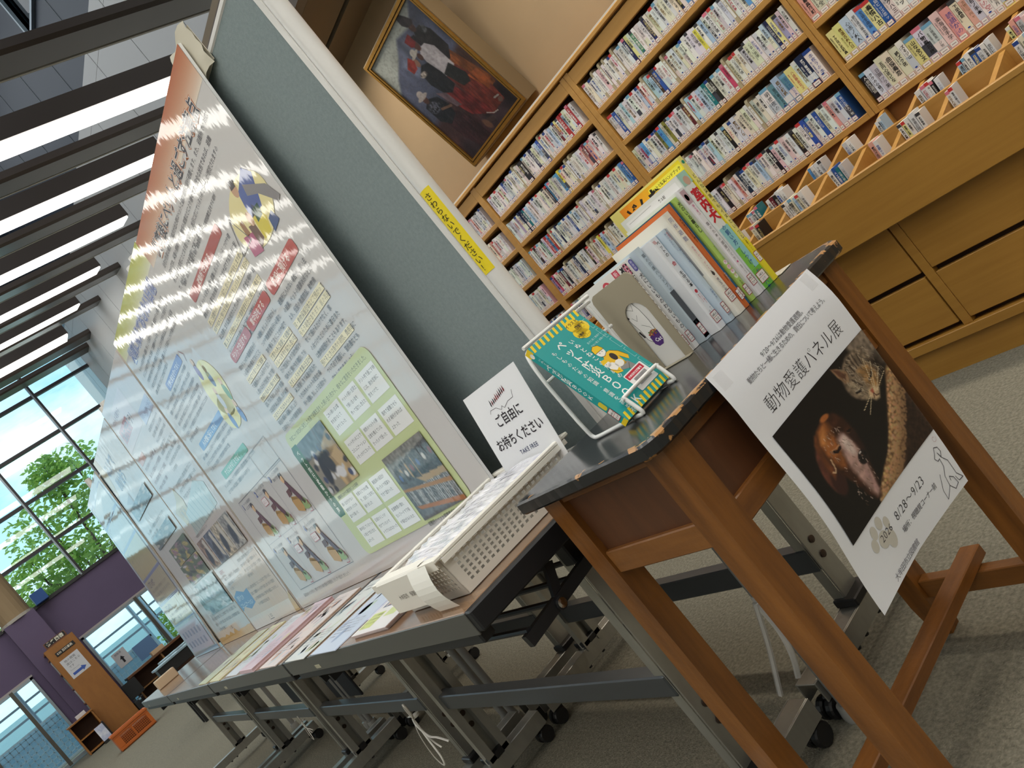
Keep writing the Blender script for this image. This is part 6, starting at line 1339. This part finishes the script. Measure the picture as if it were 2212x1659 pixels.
for k in range(90): c.fur((.22, .30, .42, .9), 1, .022, .002, (90, 60, 44), (230, 206, 190), 80, 30)
c.blend(np.clip((c.noise(90, 70) - .5) * .5, 0, 1) * .25, (20, 14, 12))
c.build('photo_print', lambda u, v: pm(.070 + .925 * u, .242 + .468 * v, .0011), INK, po)
# ================================================================ FAR END OF THE HALL
CX, CY_0, CY_1 = -18.75, .905, 1.485
fc = thing('encyclopedia_shelf', 'tall brown bookcase end with black sign plates and arrow notice, far end', 'bookcase', (CX - .5, 1.19, 0))
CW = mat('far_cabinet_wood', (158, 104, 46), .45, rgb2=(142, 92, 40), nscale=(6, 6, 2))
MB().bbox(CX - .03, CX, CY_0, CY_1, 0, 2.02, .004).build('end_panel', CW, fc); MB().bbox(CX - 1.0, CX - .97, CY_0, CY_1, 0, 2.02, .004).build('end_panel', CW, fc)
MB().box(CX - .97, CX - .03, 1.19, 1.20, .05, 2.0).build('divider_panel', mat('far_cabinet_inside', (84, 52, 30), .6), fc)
SHZ = [.06, .42, .78, 1.14, 1.50, 1.86, 1.995]
for z in SHZ: MB().box(CX - .97, CX - .03, CY_0 + .01, CY_1 - .01, z, z + .022).build('shelf', CW, fc)
pl_ = lambda u, v, h: (CX + .0005 + h, CY_0 + u, v)
for (a, b, z0, z1) in ((.13, .50, 1.80, 1.88),): MB().bbox(CX + .0005, CX + .012, CY_0 + a, CY_0 + b, z0, z1, .002).build('sign_plate', BLACKP, fc)
p = Print(lambda u, v, h: (CX + .0125 + h, CY_0 + u, v), base=.001); p.text('030 百科事典', .155, 1.822, .056, (214, 206, 190), bold=.02, sx=.92, res=2); p.build('sign_lettering', INK, fc)
sg = thing('shelf_sign', 'brown header sign with pale characters on the far bookcase', 'sign', (CX, 1.12, 2.02))
MB().bbox(CX - .10, CX - .06, CY_0 + .08, CY_0 + .50, 2.021, 2.15, .004).build('sign_board', mat('sign_wood', (116, 74, 50), .5), sg); MB().box(CX - .0598, CX - .052, CY_0 + .10, CY_0 + .48, 2.055, 2.14).build('sign_face', BLACKP, sg)
p = Print(lambda u, v, h: (CX - .052 + h, CY_0 + u, v), base=.001); p.text('参考図書', .12, 2.067, .078, (226, 222, 206), bold=.05, sp=1.08); p.build('sign_lettering', INK, sg)
nt_ = thing('arrow_notice', 'white notice with blue arrow on the far bookcase end', 'notice', (CX, 1.15, 1.35))
nm = lambda u, v, h: (CX + .0012 + h, CY_0 + .10 + u, 1.28 + v)
MB().box(CX + .0002, CX + .0012, CY_0 + .10, CY_0 + .46, 1.28, 1.70).build('notice_sheet', mat('notice_paper', (206, 206, 210), .5), nt_)
p = Print(nm, base=.001); p.para(['他の閲覧', '席はこちら', 'です'], .06, .34, .055, (90, 90, 96), 1.25); p.text('Reading seats', .05, .15, .03, (130, 130, 136)); p.poly([(.05, .05), (.23, .05), (.23, .02), (.31, .075), (.23, .13), (.23, .10), (.05, .10)], (64, 92, 170)); p.build('notice_print', INK, nt_)
q = random.Random(12)
for si, z in enumerate(SHZ[:-1]):
    if si in (5,): continue
    x = CX - .94; k = 0
    while x < CX - .10:
        w = q.uniform(.04, .07); h = q.uniform(.22, .31); k += 1
        if si == 0 and x < CX - .6: x += .2; continue
        if q.random() < .16: x += .09; continue
        rgb = q.choice([(150, 176, 172), (120, 150, 150), (206, 204, 198), (70, 96, 92), (190, 200, 200), (96, 60, 46), (60, 70, 76), (214, 212, 208)])
        o = MB().bbox(x, x + w * .95, CY_0 + .02, CY_0 + .22, z + .0225, z + .0225 + h, .002).build('reference_book', mat('ref_cover_%d_%d_%d' % rgb, rgb, .5), None, loc=(x, CY_0 + .1, z + .0225))
        tag(o, '%s reference volume, %s along the %s shelf, far bookcase' % ({(150, 176, 172): 'pale green', (120, 150, 150): 'grey green', (206, 204, 198): 'off-white', (70, 96, 92): 'dark green', (190, 200, 200): 'pale grey', (96, 60, 46): 'brown', (60, 70, 76): 'slate', (214, 212, 208): 'white'}[rgb], ordn(k), ['floor', 'second lowest', 'third', 'fourth', 'fifth'][si]), 'book', 'reference volumes on the %s shelf of the far bookcase' % ['floor', 'second lowest', 'third', 'fourth', 'fifth'][si]); x += w
# orange crate
ORG = mat('orange_plastic', (190, 98, 34), .45)
cr_ = thing('plastic_crate', 'orange plastic crate on the carpet before the far bookcase', 'crate', (-13.75, .93, 0))
X0, X1, Y0, Y1, H_ = -14.05, -13.7, .62, 1.16, .26
for (a, b, c_, d_) in ((X1 - .012, X1, Y0, Y1), (X0, X0 + .012, Y0, Y1)):
    m = MB().bbox(a, b, c_, d_, 0, .05, .003).bbox(a, b, c_, d_, .20, H_, .003).bbox(a, b, c_, c_ + .09, .05, .20, .003).bbox(a, b, d_ - .05, d_, .05, .20, .003).bbox(a, b, (c_ + d_) / 2 - .012, (c_ + d_) / 2 + .012, .05, .20, .003)
    for k in range(5): m.box(a + .003, b - .003, c_ + .09, d_ - .05, .07 + .026 * k, .078 + .026 * k)
    for k in range(16): m.box(a + .003, b - .003, c_ + .10 + .025 * k, c_ + .106 + .025 * k, .05, .20)
    m.build('crate_side', ORG, cr_)
MB().bbox(X0 + .012, X1 - .012, Y0, Y0 + .012, 0, H_, .003).bbox(X0 + .012, X1 - .012, Y1 - .012, Y1, 0, H_, .003).build('crate_end', ORG, cr_); MB().box(X0, X1, Y0, Y1, 0, .01).build('crate_floor', ORG, cr_)
MB().bbox(X0 - .012, X1 + .012, Y0 - .012, Y0 + .006, H_ - .03, H_ + .004, .003).bbox(X0 - .012, X1 + .012, Y1 - .006, Y1 + .012, H_ - .03, H_ + .004, .003).bbox(X1 - .004, X1 + .012, Y0, Y1, H_ - .03, H_ + .004, .003).bbox(X0 - .012, X0 + .004, Y0, Y1, H_ - .03, H_ + .004, .003).build('crate_rim', ORG, cr_)
MB().bbox(X0 + .03, X1 - .03, Y0 + .03, Y1 - .03, .012, .17, .004).build('crate_load', mat('crate_load', (120, 70, 40), .7), cr_)
# low shelf beside the far bookcase with leaflets
lo = thing('low_shelf', 'low brown shelf with two dark compartments beside the far bookcase', 'shelf', (-18.6, .62, 0))
MB().bbox(-18.95, -18.45, .42, .45, 0, .62, .003).bbox(-18.95, -18.45, .86, .89, 0, .62, .003).build('side_panel', CW, lo); MB().bbox(-18.97, -18.43, .40, .90, .62, .65, .003).build('top_board', CW, lo); MB().bbox(-18.95, -18.46, .45, .86, .30, .325, .003).bbox(-18.95, -18.46, .45, .86, .02, .05, .003).build('shelf', CW, lo); MB().box(-18.95, -18.93, .45, .86, .05, .62).build('back_panel', mat('far_cabinet_inside', (84, 52, 30), .6), lo)
tag(MB().bbox(-18.75, -18.55, .62, .80, .6505, .72, .003).build('paper_pile', mat('paper_pile', (206, 204, 206), .6)), 'pile of white papers on the low shelf', 'papers')
mg = thing('leaflet_holder', 'blue and white leaflets in dark holder at the foot of the far bookcase', 'leaflets', (-18.2, .9, 0))
MB().bbox(-18.30, -18.1, .86, .89, 0, .36, .003).build('holder', BLACKP, mg); MB().add([(-18.09, .70, .05), (-18.09, .86, .05), (-18.12, .86, .34), (-18.12, .70, .34)], [(0, 1, 2, 3)]).add([(-18.095, .70, .05), (-18.095, .86, .05), (-18.125, .86, .34), (-18.125, .70, .34)], [(3, 2, 1, 0)]).build('leaflet_sheet', mat('leaflet_blue', (150, 160, 196), .5, rgb2=(226, 226, 232), nscale=(9, 9, 9)), mg); MB().box(-18.30, -18.09, .70, .86, 0, .05).build('holder_base', BLACKP, mg)
# counter along the low window
wc = thing('window_counter', 'long brown reading counter along the low window', 'counter', (-19.5, 3.0, 0))
MB().bbox(-19.85, -19.2, 1.72, 5.1, .60, .65, .004).build('counter_top', mat('counter_wood', (104, 66, 38), .4), wc)
for y in (1.74, 2.45, 3.3, 4.2, 5.05): MB().bbox(-19.8, -19.25, y, y + .035, 0, .60, .003).build('counter_leg', mat('counter_leg', (148, 106, 62), .5), wc)
MB().box(-19.84, -19.82, 1.74, 5.08, .02, .60).build('counter_back', mat('far_cabinet_inside', (84, 52, 30), .6), wc); MB().bbox(-19.78, -19.3, 1.78, 2.44, .26, .285, .002).build('counter_shelf', mat('counter_leg', (148, 106, 62), .5), wc)
for (y, z, w, h, lb) in ((1.52, .20, .30, .34, 'black screen standing between the far bookcase and the counter'), (3.5, .652, .46, .32, 'black screen on the far counter under the window')):
    t = thing('monitor', lb, 'monitor', (-19.0 if y < 2 else -19.55, y, z)); x = -19.05 if y < 2 else -19.6
    MB().bbox(x, x + .03, y, y + w, z + .05, z + .05 + h, .004).build('screen', BLACKP, t); MB().bbox(x - .05, x + .10, y + w * .3, y + w * .7, z + .0005, z + .015, .003).bbox(x + .002, x + .022, y + w * .45, y + w * .55, z + .015, z + .06, .002).build('monitor_stand', BLACKP, t)
tag(MB().bbox(-19.0, -18.7, 1.50, 1.60, 0, .2, .004).build('step_stool', BLACKP), 'dark step stool beneath the small far screen', 'stool')
tag(MB().bbox(-19.6, -19.35, 2.35, 2.62, .6505, .74, .004).build('tissue_box', mat('cream_box', (206, 176, 140), .6)), 'small cream box on the window counter', 'box')
nn = thing('glass_notice', 'small white notice with black arrow taped on the low window', 'notice', (-19.95, 1.95, 1.0))
MB().box(-19.956, -19.952, 1.82, 2.10, .86, 1.20).build('notice_sheet', mat('notice_paper', (206, 206, 210), .5), nn)
p = Print(lambda u, v, h: (-19.951 + h, 1.82 + u, .86 + v), base=.001); p.text('閲覧席', .05, .27, .05, (110, 110, 130)); p.poly([(.12, .06), (.16, .06), (.16, .15), (.19, .15), (.14, .22), (.09, .15), (.12, .15)], (30, 30, 36)); p.build('notice_print', INK, nn)
tag(MB().box(-19.956, -19.952, 2.2, 2.62, .70, 1.05).build('blue_notice', mat('blue_notice', (96, 132, 176), .6)), 'blue printed sheet on the low window', 'notice')
tag(MB().bbox(-19.96, -19.72, 1.40, 1.66, 2.912, 3.16, .006).build('blue_box', mat('blue_plastic', (30, 76, 140), .5)), 'blue box standing on the purple wall ledge', 'box')
# black framed side tables with pale ends
for (x, y, lb) in ((-9.35, 1.03, 'slim black folded table with bluish top, front one of the pair'), (-10.2, 1.22, 'slim black folded table with bluish top, rear one of the pair')):
    t = thing('folded_table', lb, 'table', (x, y + .35, 0)); MB().bbox(x - .03, x + .22, y, y + .72, .690, .712, .004).build('table_top', mat('pale_blue_top', (150, 172, 184), .15), t); MB().bbox(x, x + .2, y + .02, y + .70, .58, .689, .004).build('table_frame', BLACKP, t)
    for (dx, dy) in ((.0, .06), (.16, .06), (.0, .60), (.16, .60)): MB().bbox(x + dx, x + dx + .03, y + dy, y + dy + .03, 0, .58, .002).build('leg', BLACKP, t)
    MB().bbox(x + .02, x + .18, y + .60, y + .70, .7125, .80, .004).build('wooden_end', mat('pale_wood_end', (206, 160, 116), .5), t)
# cream box standing on the far table
tag(MB().bbox(-5.74, -5.66, .60, .73, .7005, .760, .004).build('carton', mat('cream_carton', (206, 182, 150), .6)), 'cream cardboard box on the far end of the folding tables', 'box')
# bits in the corner by the glass beside the encyclopedia shelf
tag(MB().bbox(-15.3, -14.9, -.72, -.28, 0, .52, .01).build('reading_stand', mat('beige_stand', (156, 142, 116), .6)), 'beige low cabinet by the glass wall, far corner', 'cabinet')
ds = thing('desk_lamp', 'white slanted arm with black clip beside the glass, far corner', 'lamp', (-14.0, -.60, 0))
MB().beam((-14.0, -.82, .78), (-14.0, -.52, .60), .06, .05).build('lamp_arm', mat('white_arm', (200, 200, 206), .4), ds); MB().bbox(-14.02, -13.98, -.68, -.64, .0, .66, .003).build('lamp_post', mat('white_arm', (200, 200, 206), .4), ds); MB().bbox(-14.03, -13.97, -.70, -.62, .60, .63, .003).build('lamp_clip', BLACKP, ds); MB().bbox(-14.1, -13.9, -.78, -.58, 0, .02, .003).build('lamp_base', BLACKP, ds)
